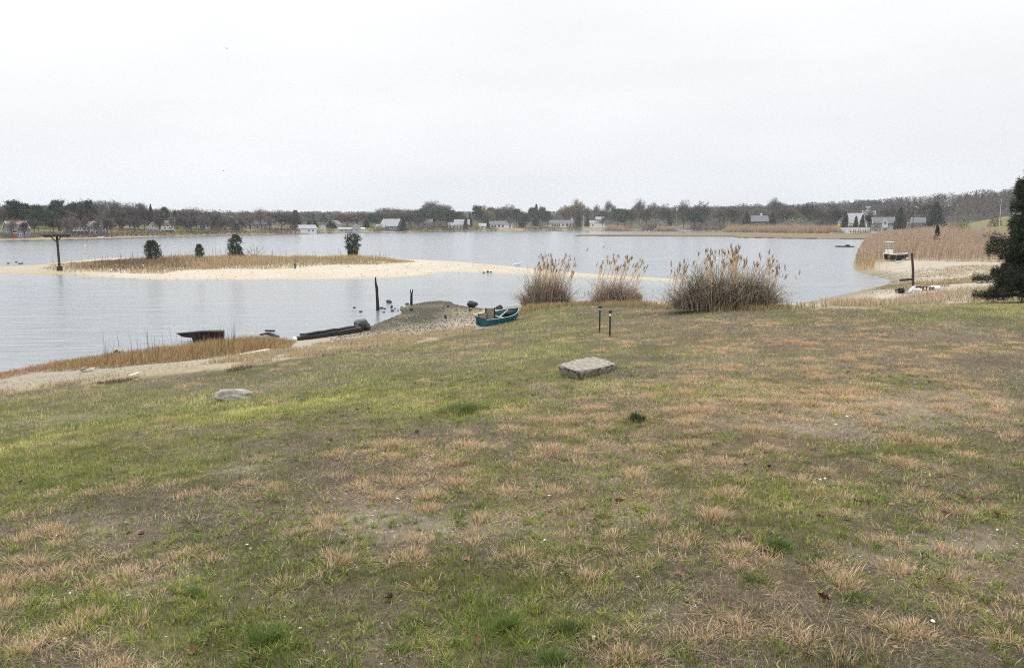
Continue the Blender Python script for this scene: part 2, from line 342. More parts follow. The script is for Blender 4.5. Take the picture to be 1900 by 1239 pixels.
class MB:
    def __init__(s): s.v = []; s.f = []
    def add(s, vs, fs):
        o = len(s.v); s.v += [tuple(v) for v in vs]; s.f += [tuple(i+o for i in f) for f in fs]; return s
    def box(s, c, d, rz=0, M=None):
        x, y, z = d[0]/2, d[1]/2, d[2]/2
        vs = [Vector((a*x, b*y, e*z)) for a in (-1, 1) for b in (-1, 1) for e in (-1, 1)]
        m = M if M is not None else Matrix.Rotation(rz, 3, 'Z')
        vs = [m @ v+Vector(c) for v in vs]
        return s.add(vs, [(0, 1, 3, 2), (4, 6, 7, 5), (0, 4, 5, 1), (2, 3, 7, 6), (0, 2, 6, 4), (1, 5, 7, 3)])
    def bar(s, a, b, wd, ht):
        a, b = Vector(a), Vector(b); d = b-a; q = d.to_track_quat('X', 'Z').to_matrix(); return s.box((a+b)/2, (d.length, wd, ht), M=q)
    def tube(s, pts, rad, n=8):
        pts = [Vector(p) for p in pts]; rings = []
        for i, p in enumerate(pts):
            d = (pts[min(i+1, len(pts)-1)]-pts[max(i-1, 0)]).normalized(); q = d.to_track_quat('Z', 'Y').to_matrix()
            r = rad[i] if hasattr(rad, '__len__') else rad
            rings.append([p+q @ Vector((r*math.cos(2*math.pi*k/n), r*math.sin(2*math.pi*k/n), 0)) for k in range(n)])
        vs = [v for r in rings for v in r]; fs = []
        for i in range(len(rings)-1):
            for k in range(n): fs.append((i*n+k, i*n+(k+1) % n, (i+1)*n+(k+1) % n, (i+1)*n+k))
        fs.append(tuple(range(n-1, -1, -1))); fs.append(tuple((len(rings)-1)*n+k for k in range(n)))
        return s.add(vs, fs)
    def prism(s, poly, z0, z1):
        n = len(poly); vs = [(x, y, z0) for x, y in poly]+[(x, y, z1) for x, y in poly]
        return s.add(vs, [tuple(range(n-1, -1, -1)), tuple(range(n, 2*n))]+[(i, (i+1) % n, n+(i+1) % n, n+i) for i in range(n)])
    def build(s, name, mat, parent=None, loc=None, rz=0, bevel=0, smooth=False):
        me = bpy.data.meshes.new(name); me.from_pydata(s.v, [], s.f); me.validate()
        bm = bmesh.new(); bm.from_mesh(me); bmesh.ops.recalc_face_normals(bm, faces=bm.faces)
        if bevel: bmesh.ops.bevel(bm, geom=list(bm.edges), offset=bevel, segments=2, affect='EDGES', profile=.6)
        if smooth:
            for f in bm.faces: f.smooth = True
        bm.to_mesh(me); bm.free()
        return link(name, me, mat, parent, loc, rz)
def rock_mesh(name, size, seed, rough=.22, sub=4, flat=None):
    bm = bmesh.new(); bmesh.ops.create_icosphere(bm, subdivisions=sub, radius=1)
    r = random.Random(seed); ax = [(Vector((r.gauss(0, 1), r.gauss(0, 1), r.gauss(0, 1))).normalized(), r.uniform(.62, .95)) for _ in range(9)]
    from mathutils import noise
    off = Vector((seed*3.1, seed*1.7, 0))
    for v in bm.verts:
        p = v.co.copy()
        for a, k in ax:
            d = p.dot(a)
            if d > k: p -= a*(d-k)*.85
        p *= 1+rough*noise.fractal(p*1.6+off, 1, 2, 4)
        v.co = Vector((p.x*size[0], p.y*size[1], p.z*size[2]))
    for f in bm.faces: f.smooth = True
    me = bpy.data.meshes.new(name); bm.to_mesh(me); bm.free(); return me
def blades(name, P, H, W, lean, col, mat, seg=2, parent=None, tipcol=None):
    P = np.asarray(P, np.float32); n = len(P); th = rng.uniform(0, math.pi, n)
    wv = np.stack([np.cos(th), np.sin(th), np.zeros(n)], 1)*(np.asarray(W)/2)[:, None]
    up = np.zeros((n, 3)); up[:, 2] = H; ln = np.concatenate([lean, np.zeros((n, 1))], 1)
    tip = P+up+ln; col = np.asarray(col)
    tc_ = col if tipcol is None else tipcol
    if seg == 1:
        V = np.stack([P-wv, P+wv, tip], 1).reshape(-1, 3); i = np.arange(n)*3
        F = [np.stack([i, i+1, i+2], 1)]; Cc = np.stack([col*.85, col*.85, tc_], 1).reshape(-1, 3)
    else:
        mid = P+up*.6+ln*.35
        V = np.stack([P-wv, P+wv, mid-wv*.75, mid+wv*.75, tip], 1).reshape(-1, 3); i = np.arange(n)*5
        F = [np.stack([i, i+1, i+3, i+2], 1), np.stack([i+2, i+3, i+4], 1)]; Cc = np.stack([col*.85, col*.85, col, col, tc_], 1).reshape(-1, 3)
    return link(name, npmesh(name, V, F, Cc), mat, parent)

# ------------------------------------------------------------------ ground, water
def terrain():
    idx = np.arange(NA*NR).reshape(NR, NA)
    quads = np.stack([idx[:-1, :-1], idx[:-1, 1:], idx[1:, 1:], idx[1:, :-1]], -1).reshape(-1, 4)
    zf = np.maximum(np.maximum(zone[:-1, :-1], zone[:-1, 1:]), np.maximum(zone[1:, 1:], zone[1:, :-1])).ravel()
    V = np.stack([GX, GY, GH], -1).reshape(-1, 3); Cc = COLR.reshape(-1, 3); S = SPK.ravel()
    for k, nm in enumerate(['seabed', 'ground', 'beach', 'sandbar', 'far_shore', 'salt_marsh']):
        q = quads[zf == k]
        if not len(q): continue
        u, inv = np.unique(q, return_inverse=True)
        me = npmesh(nm, V[u], [inv.reshape(-1, 4)], Cc[u], S[u]); me.polygons.foreach_set('use_smooth', np.ones(len(me.polygons), bool))
        tag(link(nm, me, M_GROUND), kind='structure')
terrain()
wm = MB(); wm.add([(-2500, -60, 0), (2500, -60, 0), (2500, 1500, 0), (-2500, 1500, 0)], [(0, 1, 2, 3)])
tag(wm.build('water', M_WATER), kind='structure')

# ------------------------------------------------------------------ near things
def thing(mb, name, mat, label, cat, group=None, **k): return tag(mb.build(name, mat, **k), label, cat, group)

# granite slab on the lawn: an irregular block
def slab():
    zt = ground(1090, 694).z+.14
    top = [(1033, 677), (1066, 667), (1099, 661), (1122, 666), (1145, 674.5), (1112, 683), (1073, 689.5), (1052, 683)]
    P = [Vector((*at(x, y, zt+dz), zt+dz)) for (x, y), dz in zip(top, (0, .012, .0, -.01, -.005, .0, .01, .005))]
    c = sum(P, Vector())/len(P); bm = bmesh.new()
    tv = [bm.verts.new(p-c) for p in P]
    bv = [bm.verts.new(Vector(((p-c).x*(.80+.05*random.random())*.93, (p-c).y*.74, -.26))) for p in P]
    bm.faces.new(tv); bm.faces.new(bv[::-1]); n = len(tv)
    for i in range(n): bm.faces.new((tv[i], bv[i], bv[(i+1) % n], tv[(i+1) % n]))
    bmesh.ops.recalc_face_normals(bm, faces=bm.faces)
    bmesh.ops.bevel(bm, geom=list(bm.edges), offset=.012, segments=2, affect='EDGES')
    bmesh.ops.triangulate(bm, faces=bm.faces); bmesh.ops.subdivide_edges(bm, edges=list(bm.edges), cuts=3, use_grid_fill=True); bmesh.ops.subdivide_edges(bm, edges=list(bm.edges), cuts=1, use_grid_fill=True)
    from mathutils import noise
    bm.normal_update()
    for v in bm.verts: v.co += v.normal*(noise.fractal(v.co*4, 1, 2, 4)*.014+noise.noise(v.co*24)*.004)
    me = bpy.data.meshes.new('stone_slab'); bm.to_mesh(me); bm.free()
    [setattr(f, 'use_smooth', True) for f in me.polygons]; tag(link('stone_slab', me, M_SLAB, None, c), 'rough grey granite slab lying flat in the middle of the lawn', 'stone slab')
slab()
def rock(name, px, py, wpx, hpx, mat, label, seed, cat='rock', depth=1.0, z=None, rz=0, rough=.16, sub=4, group=None, sink=.3):
    g = ground(px, py) if z is None else Vector((*at(px, py, z), z))
    k = (Vector((0, 0, EYE))-g).length/FPX
    me = rock_mesh(name, (wpx*k/2, wpx*k/2*depth, hpx*k*(1/(2-sink))*1.06), seed, rough, sub)
    o = link(name, me, mat, None, (g.x, g.y+wpx*k/2*depth*.7, g.z+hpx*k*(1/(2-sink))*(1-sink)), rz)
    return tag(o, label, cat, group)
rock('stone', 430, 744, 68, 19, M_ROCK, 'long pale grey stone half sunk in the grass on the left', 3, depth=.5, rz=.08, rough=.2, sink=.45)
rock('boulder', 671, 614, 34, 22, M_DROCK, 'dark pointed boulder at the end of the black timber', 5, 'boulder', .8)
rock('boulder', 876, 570.5, 20, 13, M_DROCK, 'dark round boulder on the shore behind the teal rowing boat', 8, 'boulder', .8)
rock('rock', 926, 574, 14, 8, M_DROCK, 'small dark rock at the water edge beyond the bow of the teal boat', 9, 'rock', .8)
rock('rock', 721, 562, 12, 5.5, M_DROCK, 'dark rock in the water beside the tall crooked stake', 12, 'rock', .8, z=0)
rock('rock', 726.5, 571.5, 5, 5, M_DROCK, 'small upright stone in the shallows below the tall crooked stake', 13, 'rock', .9, z=0)
rock('rock', 1184, 560, 18, 15, pmat('tan_rock', (.24, .19, .13), .95, .3, 6, .6), 'tan rock at the right foot of the middle reed shrub', 17, 'rock', .7)
k = 0
for (x, y, wd, hh) in [(657,571.5,7,2.4),(668.5,579,8,2.4),(743,563.5,6,2),(755,566,9,4),(763,575,7,3.6),(707,572.5,9,3),(714,573.5,6,2.4),(728,577.5,8,3),(733,573,5,2),(745,571,6,2.2),(738,576.5,4,1.6),(712,580,5,2),(727,591,5,2.2),(737,587,5,2)]:
    rock('stone', x, y, wd, hh, M_DROCK, 'small dark wet stone in the shallows off the gravel point', 40+k, 'stone', .8, z=(0 if x < 740 else None), sub=2, group='wet stones off the gravel point'); k += 1
rock('stone', 763, 577, 6, 7, M_DROCK, 'upright dark stone on the gravel point under the forked stake', 71, 'stone', .8, sub=3)
rock('stone', 826.5, 591, 5, 7.5, M_DROCK, 'dark pointed stone standing on the sand of the gravel point', 72, 'stone', .8, sub=3)
rock('stone', 872, 577, 5, 5, M_DROCK, 'tiny dark pointed stone left of the teal boat', 73, 'stone', .8, sub=3)
rock('stone', 831, 570, 5, 4, M_DROCK, 'small dark stone near the tip of the gravel point', 74, 'stone', .8, sub=3)
for i, (x, y, wd, hh) in enumerate([(897.5,506.6,5,2.6),(905,506.3,5,4),(911,506.3,5,3)]):
    rock('stone', x, y, wd, hh, M_DROCK, ['low dark stone on the sandbar edge, leftmost of three', 'tallest of three dark stones on the sandbar edge', 'dark stone on the sandbar edge, rightmost of three'][i], 80+i, 'stone', .8, sub=2, group='stones on the sandbar edge')

# stakes in the shallows
def stake(pts, rad, z0, name, mat, label, cat='stake', n=7):
    b = Vector((*at(*pts[0], z0), z0)); k = b.y
    P = [atY(x, y, k) for x, y in pts]; P[0].z -= .3
    mb = MB().tube(P, rad, n); return thing(mb, name, mat, label, cat)
st1 = stake([(701,576),(700.5,563),(699.5,548),(699,534),(697,525),(696.5,514)], [.10,.085,.075,.08,.055,.035], 0, 'wooden_stake', M_WOODD, 'tall crooked black stake standing in the shallow water')
st2 = stake([(763,564),(763.5,550),(763.8,545)], [.085,.07,.06], .05, 'wooden_stake', M_WOODD, 'short black stake with a forked top by the gravel point')
Yb = at(763, 564, .05)[1]
for a in (761.6, 765.6): MB().tube([atY(763.6, 547, Yb), atY(a, 541, Yb), atY(a+.1, 536.5, Yb)], [.045, .035, .025], 6).build('prong', M_WOODD, st2)
# half sunken hull
def wreck():
    Y = 30.6; out = [(328,619),(340,618.4),(356,617.2),(380,615.8),(413,615.8),(412.4,633.5),(385,634.5),(361,634),(356,627),(338,625)]
    P = [atY(x, y, Y) for x, y in out]; c = Vector((P[4].x, Y, 0))
    root = empty('sunken_hull', (c.x, c.y, 0), 0, 'dark rusty broken hull half sunk off the salt grass', 'wreck')
    n = len(P); V = [p-c for p in P]+[p-c+Vector((-.12*(1 if i > 3 else 0), .55*(1-.6*(i in (0, 1, 9))), 0)) for i, p in enumerate(P)]
    for v in (V[5], V[6], V[7], V[n+5], V[n+6], V[n+7]): v.z -= .25
    mb = MB().add(V, [tuple(range(n)), tuple(range(2*n-1, n-1, -1))]+[(i, n+i, n+(i+1) % n, (i+1) % n) for i in range(n)])
    mb.build('side_planking', M_RUST, root)
    m2 = MB()
    for i in range(0, 4): m2.bar(V[i]+Vector((0, -.02, .012)), V[i+1]+Vector((0, -.02, .012)), .05, .035)
    m2.build('top_rail', M_HULLD, root)
    m3 = MB()
    for x, y in ((362, 625), (371, 624.5), (389, 624.5), (400, 624.5)):
        p = atY(x, y, Y-.02)-c; MB().box(p, (.05, .05, .36)).build('frame_rib', M_RUST, root)
wreck()
# long black timber at the water edge
def timber():
    a = ground(546, 632.5)+Vector((0, 0, .05)); b = ground(667, 616)+Vector((0, 0, .07))
    root = empty('timber', a, 0, 'long black squared timber lying along the water edge', 'timber'); d = b-a
    mb = MB(); P = [d*(i/12)+Vector((0, .03*math.sin(i*1.3), .012*math.sin(i*2.1))) for i in range(13)]
    mb.tube(P, [.09+.01*i+.008*math.sin(i*3) for i in range(13)], 5); mb.build('beam', M_WOODD, root, bevel=0)
    m2 = MB().tube([p+Vector((0, .02, .15+.004*i)) for i, p in enumerate(P[1:-1])], .045, 6); m2.build('side_rail', M_HULLD, root)
timber()
o = rock('float', 546, 634, 9, 9, M_WHITE, 'white round float at the left end of the black timber', 91, 'float', 1, rough=.02, sub=3, sink=.1)
def plank(a, b, wd, ht, mat, label, name='plank', z=None, cat='plank'):
    A = ground(*a)+Vector((0, 0, ht/2+.03)); B = ground(*b)+Vector((0, 0, ht/2+.05)); root = A
    mb = MB().bar((0, 0, 0), B-A, wd, ht); return thing(mb, name, mat, label, cat, loc=A, bevel=min(wd, ht)*.15)
plank((447, 662.5), (497, 654), .16, .06, M_PALEW, 'pale bleached plank lying on the dry grass by the salt grass')
plank((151, 690.5), (159, 689.5), .2, .08, M_WOODG, 'short grey driftwood piece in front of the salt grass', 'driftwood', cat='driftwood')
plank((163, 689), (174, 688), .16, .05, M_PALEW, 'pale driftwood piece beside the short grey one', 'driftwood', cat='driftwood')
plank((241, 702), (258, 697.5), .10, .05, M_PALEW, 'thin pale stick on the edge of the lawn at left', 'driftwood', cat='driftwood')
def branch():
    Y = at(215, 662, 0)[1]; P = [atY(190, 666, Y), atY(203, 660, Y), atY(214, 657, Y), atY(222, 652, Y)]
    mb = MB().tube(P, [.05, .05, .045, .02], 6).tube([P[2], atY(216, 652, Y), atY(217, 648.5, Y)], [.05, .06, .015], 6).tube([P[2], atY(217.5, 660, Y)], [.03, .015], 5)
    thing(mb, 'driftwood', M_WOODD, 'dark forked driftwood branch sticking out of the salt grass', 'driftwood')
branch()
mb = MB()
for (x0, y0, x1, y1) in ((484, 631, 502, 629), (498, 629, 516, 630.5), (494, 627.5, 509, 627)):
    A = ground(x0, y0); B = ground(x1, y1); A.z = .06; B.z = .08; mb.bar(A, B, .12, .06)
thing(mb, 'driftwood', M_WOODD, 'low dark heap of broken boards behind the salt grass', 'driftwood')

# rowing boat, built bow along +x
def hull(Ln, bm_, bt, dep, sheer, name, mat, parent, rim_mat, flare=.78, rim=.035, ns=15, raise_bow=.0):
    S = []
    for i in range(ns):
        s = i/(ns-1); x = Ln*s
        hb = (bt/2+(bm_/2-bt/2)*math.sin(min(s/.55, 1)*math.pi/2)) if s < .55 else bm_/2*max(1-((s-.55)/.45)**2.3, .0)
        hb = max(hb, .012); zg = dep+sheer*(s-.35)**2*(2 if s > .35 else .6); zk = raise_bow*max(0, s-.6)**2*6
        S.append((x, hb, zg, zk))
    V = []; F = []
    for x, hb, zg, zk in S:
        for sg, f in ((1, 1), (1, flare), (-1, flare), (-1, 1)): V.append((x, sg*hb*f, zg if f == 1 else zk))
    for x, hb, zg, zk in S:
        h2 = max(hb-.03, .004)
        for sg, f in ((1, 1), (1, flare), (-1, flare), (-1, 1)): V.append((x, sg*h2*f, zg-.002 if f == 1 else zk+.04))
    n = ns*4
    for i in range(ns-1):
        for k in range(3):
            a, b = i*4+k, (i+1)*4+k; F.append((a, a+1, b+1, b)); F.append((n+a, n+b, n+b+1, n+a+1))
        F.append((i*4, (i+1)*4, n+(i+1)*4, n+i*4)); F.append((i*4+3, n+i*4+3, n+(i+1)*4+3, (i+1)*4+3))
    F.append((0, 1, 2, 3)); F.append((n+3, n+2, n+1, n+0)); F.append((0, 3, n+3, n)); e = (ns-1)*4; F.append((e+3, e+2, e+1, e))
    h = MB().add(V, F).build(name, mat, parent)
    r = MB(); 
    r.tube([(x, hb, zg+.01) for x, hb, zg, zk in S]+[(x, -hb, zg+.01) for x, hb, zg, zk in reversed(S)], rim, 6)
    r.build('gunwale', rim_mat, parent)
    return S
def dinghy():
    a = ground(889, 607); a.z += .02
    hd = Vector((.66, .75)); rz = math.atan2(hd.y, hd.x)
    root = empty('rowing_boat', a+Vector((.05, .1, 0)), rz, 'teal wooden rowing boat with white rim pulled up beside the reeds', 'boat')
    root.rotation_euler = (R(8), R(-3), rz)
    hull(2.2, .86, .60, .30, .17, 'hull', M_TEAL, root, M_GREYP, raise_bow=.1, rim=.014)
    MB().box((.02, 0, .315), (.05, .61, .04)).build('transom_cap', M_BLACK, root)
    MB().box((1.05, 0, .22), (.2, .78, .03)).build('thwart', M_WOODG, root)
    MB().box((1.75, 0, .25), (.24, .5, .03)).build('bow_seat', M_WOODD, root)
    M = root.matrix_basis
    # boards standing in the boat
    t = empty('wooden_crate', M @ Vector((.22, .1, .06)), rz-.75, 'weathered wooden crate standing in the stern of the teal boat', 'crate')
    MB().box((0, 0, .24), (.36, .025, .30)).build('board', M_WOODG, t)
    for sx in (-.17, .17): MB().box((sx, -.02, .23), (.03, .05, .30)).build('post', M_WOODD, t)
    t = empty('wooden_pallet', M @ Vector((.62, .08, .10)), rz-.62, 'tall weathered board frame leaning upright amidships in the teal boat', 'pallet')
    MB().box((0, 0, .30), (.34, .025, .42)).build('board', M_WOODG, t)
    for sx in (-.18, .18): MB().box((sx, -.03, .28), (.04, .05, .50)).build('post', M_WOODD, t)
    p0 = M @ Vector((.1, .46, .36)); p1 = M @ Vector((1.25, .34, .38))
    thing(MB().bar((0, 0, 0), p1-p0, .12, .035), 'plank', M_PALEW, 'pale plank laid along the far rim of the teal boat', 'plank', loc=p0)
    p0 = M @ Vector((.75, -.26, .31)); p1 = M @ Vector((1.6, .05, .42))
    thing(MB().tube([(0, 0, 0), (p1-p0)*.5, p1-p0], [.022, .02, .018], 6), 'oar', M_GREYP, 'grey oar lying aslant in the teal boat', 'oar', loc=p0)
    me = rock_mesh('net_heap', (.38, .20, .09), 33, .35, 3); o = link('net_heap', me, M_WOODD, None, M @ Vector((1.6, 0, .31)), rz)
    tag(o, 'dark heap of netting in the bow of the teal boat', 'netting')
dinghy()
# standpipes with taps
def standpipe(px, y0, y1, label, white):
    g = ground(px, y0); h = (atY(px, y1, g.y)-g).z
    r = empty('standpipe', g, 0, label, 'standpipe')
    MB().tube([(0, 0, -.1), (.0, 0, h*.5), (0, 0, h-.06)], .022, 8).build('pipe', M_BLACK, r)
    t = MB().tube([(0, 0, h-.07), (0, 0, h)], .03, 8).tube([(-.055, 0, h-.015), (.045, 0, h-.015)], .015, 6).tube([(.04, 0, h-.015), (.05, 0, h-.05)], .014, 6); t.build('tap', M_BLACK, r)
    MB().tube([(0, 0, h-white[1]), (0, 0, h-white[0])], .028, 8).build('tape', M_WHITE, r)
standpipe(1112.5, 617, 568, 'taller black standpipe with a tap on the lawn', (.075, .10)); standpipe(1131.5, 625, 576.5, 'shorter black standpipe with a white taped neck on the lawn', (.08, .14))

# osprey platform
def platform():
    g = ground(111, 502); Yp = g.y; r = empty('nesting_platform', g, 0, 'tall wooden nesting pole with a flat slatted platform on top', 'nesting platform')
    top = atY(105.5, 438, Yp)-g; d = top-Vector((0, 0, -.3))
    MB().tube([(0, 0, -.3), top*.5, top], [.12, .105, .10], 8).build('pole', M_WOODB, r)
    MB().box((0, 0, .18), (.36, .34, .42)).build('foot_block', M_WOODB, r)
    pl = MB()
    for i in range(7): pl.box((top.x, top.y-.75+.25*i, top.z+.04), (1.7, .17, .12), rz=.02)
    for sx in (-.7, .7): pl.box((top.x+sx, top.y, top.z-.05), (.09, 1.6, .09))
    pl.box((top.x, top.y-.8, top.z+.08), (1.6, .06, .13)).box((top.x, top.y+.8, top.z+.08), (1.6, .06, .13)).build('platform', pmat('grey_brown_wood', (.045, .041, .033), .9, .3, 6), r)
    for sx in (-1, 1): MB().bar((top.x+sx*.08, top.y-.14, top.z-.5), (top.x+sx*.48, top.y-.14, top.z-.04), .07, .07).build('brace', M_WOODB, r)
platform()
g = ground(547.5, 498); h = (atY(547.5, 474, g.y)-g).z
r = empty('marker_post', g, 0, 'thin pole with a black foot on the sandbar edge', 'post')
MB().tube([(0, 0, h*.35), (-.01, 0, h)], .035, 6).build('pole', M_WOODG, r); MB().tube([(0, 0, -.1), (0, 0, h*.36)], .07, 8).build('foot', M_BLACK, r)
rock('float', 264, 496, 6, 4.5, M_WHITE, 'white float lying in the dark weeds on the sandbar', 95, 'float', 1, rough=.05, sub=2)
# right shore: post, trap pile, drum, beam
g = ground(1694.5, 531); P = [Vector((0, 0, -.2)), (atY(1694, 500, g.y)-g), (atY(1692, 469.5, g.y)-g)]
thing(MB().tube(P, [.09, .085, .075], 8), 'post', M_WOODB, 'tall dark brown post standing on the sandy right shore', 'post', loc=g)
def trap_pile():
    g = ground(1674, 544); k = (g.y)/FPX
    r = empty('lobster_trap', g, .1, 'brown wire lobster trap lying on the right shore left of the post', 'lobster trap'); W_, D_, H_ = 17*k, .5, 9*k
    m = MB()
    for i in range(9):
        x = -W_/2+W_*i/8; m.bar((x, -D_/2, 0), (x, -D_/2, H_), .018, .018); m.bar((x, D_/2, 0), (x, D_/2, H_), .018, .018); m.bar((x, -D_/2, H_), (x, D_/2, H_), .018, .018)
    for z in np.linspace(0, H_, 5): m.bar((-W_/2, -D_/2, z), (W_/2, -D_/2, z), .018, .018); m.bar((-W_/2, D_/2, z), (W_/2, D_/2, z), .018, .018)
    m.build('wire_cage', M_BLACK, r)
    MB().box((-W_*.2, 0, H_*.4), (W_*.3, D_*.7, H_*.75)).build('inner_head', M_WOODD, r)
    MB().bar((-W_*.95, -.1, H_*.62), (W_*.1, 0, H_*1.02), .07, .07).build('cross_bar', M_WOODB, r)
    pts = [ground(1688, 545), ground(1700, 542)]
    b = ground(1693, 544); mb = MB()
    for (x0, y0, x1, y1, w_) in ((1679, 535, 1689, 543, .08), (1684, 543, 1697, 531, .22), (1689, 541, 1701, 537, .2)):
        mb.bar(atY(x0, y0, b.y)-b, atY(x1, y1, b.y+.2)-b, w_, .03)
    thing(mb, 'boards', M_GREYP, 'pale broken boards heaped at the foot of the brown post', 'boards', loc=b)
    g2 = ground(1701, 541.5); rr_ = 3.2*g2.y/FPX
    thing(MB().tube([(-.2, 0, rr_), (0, 0, rr_*1.1), (.2, 0, rr_)], [rr_*.8, rr_, rr_*.8], 12), 'float', M_WHITE, 'white rounded float half buried beside the trap boards', 'float', loc=g2, smooth=True)
    g3 = ground(1733, 538); R3 = 4.2*g3.y/FPX
    d = empty('drum', g3+Vector((0, 0, R3*.9)), .1, 'white plastic drum with a red end lying on the right shore', 'drum')
    MB().tube([(-.34, 0, 0), (-.3, 0, 0), (-.2, 0, 0), (.3, 0, 0), (.34, 0, 0)], [R3*.55, R3*.85, R3, R3, R3*.93], 16).build('barrel', M_WHITE, d, smooth=False)
    MB().tube([(.342, 0, 0), (.37, 0, 0)], R3*.9, 16).build('lid', M_RED, d)
    g4 = ground(1715, 540)
    mb = MB()
    for i in range(6): mb.bar((-.5+.2*i, 0, .02), (-.38+.2*i, .15, .28-.03*(i % 2)), .05, .05)
    mb.bar((-.6, .05, .26), (.65, .1, .2), .06, .05).bar((-.3, 0, .3), (.1, 0, .0), .05, .05)
    thing(mb, 'broken_trap', M_WOODB, 'broken dark wooden trap between the post and the white drum', 'trap', loc=g4)
trap_pile()
A = ground(1671, 522); B = ground(1691, 520); A.z += .06; B.z += .04
thing(MB().bar((0, 0, 0), B-A, .25, .22), 'beam', M_WOODB, 'dark squared beam half buried in sand behind the brown post', 'beam', loc=A)
plank((1798, 513), (1806, 511), .16, .08, M_PALEW, 'small pale board on the sand in front of the dark conifer')
def skiff():
    g = ground(1664, 484); k = g.y/FPX; g.z += .08
    r = empty('motor_boat', g+Vector((-.85, .7, 0)), .10, 'white motor boat with a console and open top aground at the reeds', 'boat')
    S = hull(2.5, 1.5, 1.2, .62, .18, 'hull', M_HULLD, r, M_WHITE, .6, .05, raise_bow=.4)
    MB().box((.9, 0, .60), (1.6, 1.2, .05)).build('deck', M_WHITE, r)
    MB().box((.25, 0, .90), (.62, .62, .52)).build('console', M_WHITE, r, bevel=.03)
    for sx in (-.03, .53):
        for sy in (-.28, .28): MB().bar((sx, sy, 1.22), (sx, sy, 1.98), .045, .045).build('top_post', M_GREYP, r)
    MB().box((.25, 0, 2.0), (.72, .74, .07)).build('top', M_WHITE, r, bevel=.02)
    MB().box((.25, -.29, 1.5), (.5, .015, .3)).build('screen', M_GLASS, r)
    MB().box((-.28, 0, .74), (.28, .3, .16)).build('motor_cover', M_WHITE, r, bevel=.03)
    plank((1675, 483), (1684, 480.5), .25, .10, M_WHITE, 'white board on the sand just right of the grounded motor boat', 'board', cat='board')
    plank((1663, 488.5), (1673, 486.5), .2, .08, M_GREYP, 'grey board on the sand below the grounded motor boat', 'board', cat='board')
skiff()
def raft():
    g = Vector((*at(1568, 458.2, 0), 0)); k = g.y/FPX
    mb = MB()
    for i in range(8): mb.box((-14*k+4*k*i, .3*math.sin(i*2), .10+.03*math.sin(i*1.7)), (3.6*k, 1.4, .2))
    mb.box((5*k, .1, .3), (6*k, .5, .28))
    thing(mb, 'raft', M_WOODD, 'low dark raft floating beside the tall reeds', 'raft', loc=g)
raft()
# buoys and birds
def buoy(px, py, rpx, mat, label, g=None, tall=1):
    x, y = at(px, py, 0); k = y/FPX; me = rock_mesh('mooring_buoy', (rpx*k, rpx*k, rpx*k*tall), int(px), .02, 3)
    tag(link('mooring_buoy', me, mat, None, (x, y, rpx*k*.55*tall)), label, 'buoy', g)
BG = 'mooring buoys'
buoy(158, 457, 1.8, M_WHITE, 'white mooring buoy right of the nesting pole', BG); buoy(325, 460, 1.6, M_WHITE, 'white mooring buoy between the two leftmost cedars', BG)
buoy(404, 457, 1.2, M_WHITE, 'smaller white buoy of the pair left of the tall cedar', BG); buoy(411, 459, 1.5, M_WHITE, 'larger white buoy of the pair left of the tall cedar', BG)
buoy(423, 454, 1.2, M_RED, 'red buoy just left of the tall cedar', BG); buoy(1331, 482, 2.2, M_WHITE, 'white buoy seen through the plumes of the widest reed shrub', BG)
for px, py, dx, m, lb in ((158, 472, 1.5, M_YEL, 'thin yellow marker stick leaning in the water'), (1089, 465, 2.5, M_RED, 'red marker stick leaning in the open water'), (1120, 460, 1.2, M_WOODG, 'thin grey marker stick in the open water')):
    x, y = at(px, py, 0); k = y/FPX
    thing(MB().tube([(-dx*k*.5, 0, -.1), (dx*k, 0, 4*k)], .8*k, 6), 'marker_stick', m, lb, 'marker', loc=(x, y, 0))
def bird_mesh(fly=False):
    bm = bmesh.new()
    bmesh.ops.create_uvsphere(bm, u_segments=10, v_segments=8, radius=1, matrix=Matrix.Translation((0, 0, .12)) @ Matrix.Diagonal((.24, .10, .10, 1)))
    bmesh.ops.create_uvsphere(bm, u_segments=8, v_segments=6, radius=1, matrix=Matrix.Translation((.22, 0, .25 if not fly else .14)) @ Matrix.Diagonal((.065, .05, .05, 1)))
    bmesh.ops.create_cone(bm, segments=6, radius1=.02, radius2=.004, depth=.09, matrix=Matrix.Translation((.31, 0, .24 if not fly else .14)) @ Matrix.Rotation(math.pi/2, 4, 'Y'))
    bmesh.ops.create_cone(bm, segments=8, radius1=.06, radius2=.045, depth=.16, matrix=Matrix.Translation((.18, 0, .18 if not fly else .13)) @ Matrix.Rotation(.5, 4, 'Y'), cap_ends=True)
    if fly:
        for s in (-1, 1):
            v = [bm.verts.new(p) for p in ((.10, s*.06, .15), (-.10, s*.06, .15), (-.14, s*.34, .30), (.06, s*.36, .31), (-.22, s*.68, .20))]
            bm.faces.new((v[0], v[1], v[2], v[3])); bm.faces.new((v[3], v[2], v[4]))
    me = bpy.data.meshes.new('bird'); bm.to_mesh(me); bm.free(); return me
BM = bird_mesh(); BF = bird_mesh(True)
def bird(me, mat, px, py, label, name, rz, z=0, s=1.0, Y=None, g=None):
    p = Vector((*at(px, py, z), z)) if Y is None else atY(px, py, Y)
    m = me.copy(); o = link(name, m, mat, None, p, rz); o.scale = (s, s, s); return tag(o, label, 'bird', g)
bird(BM, M_HULLD, 15, 490, 'dark duck swimming alone at the far left edge', 'duck', .3, s=.65); bird(BM, M_HULLD, 30, 487.4, 'dark duck swimming behind the others at far left', 'duck', .2, s=.65)
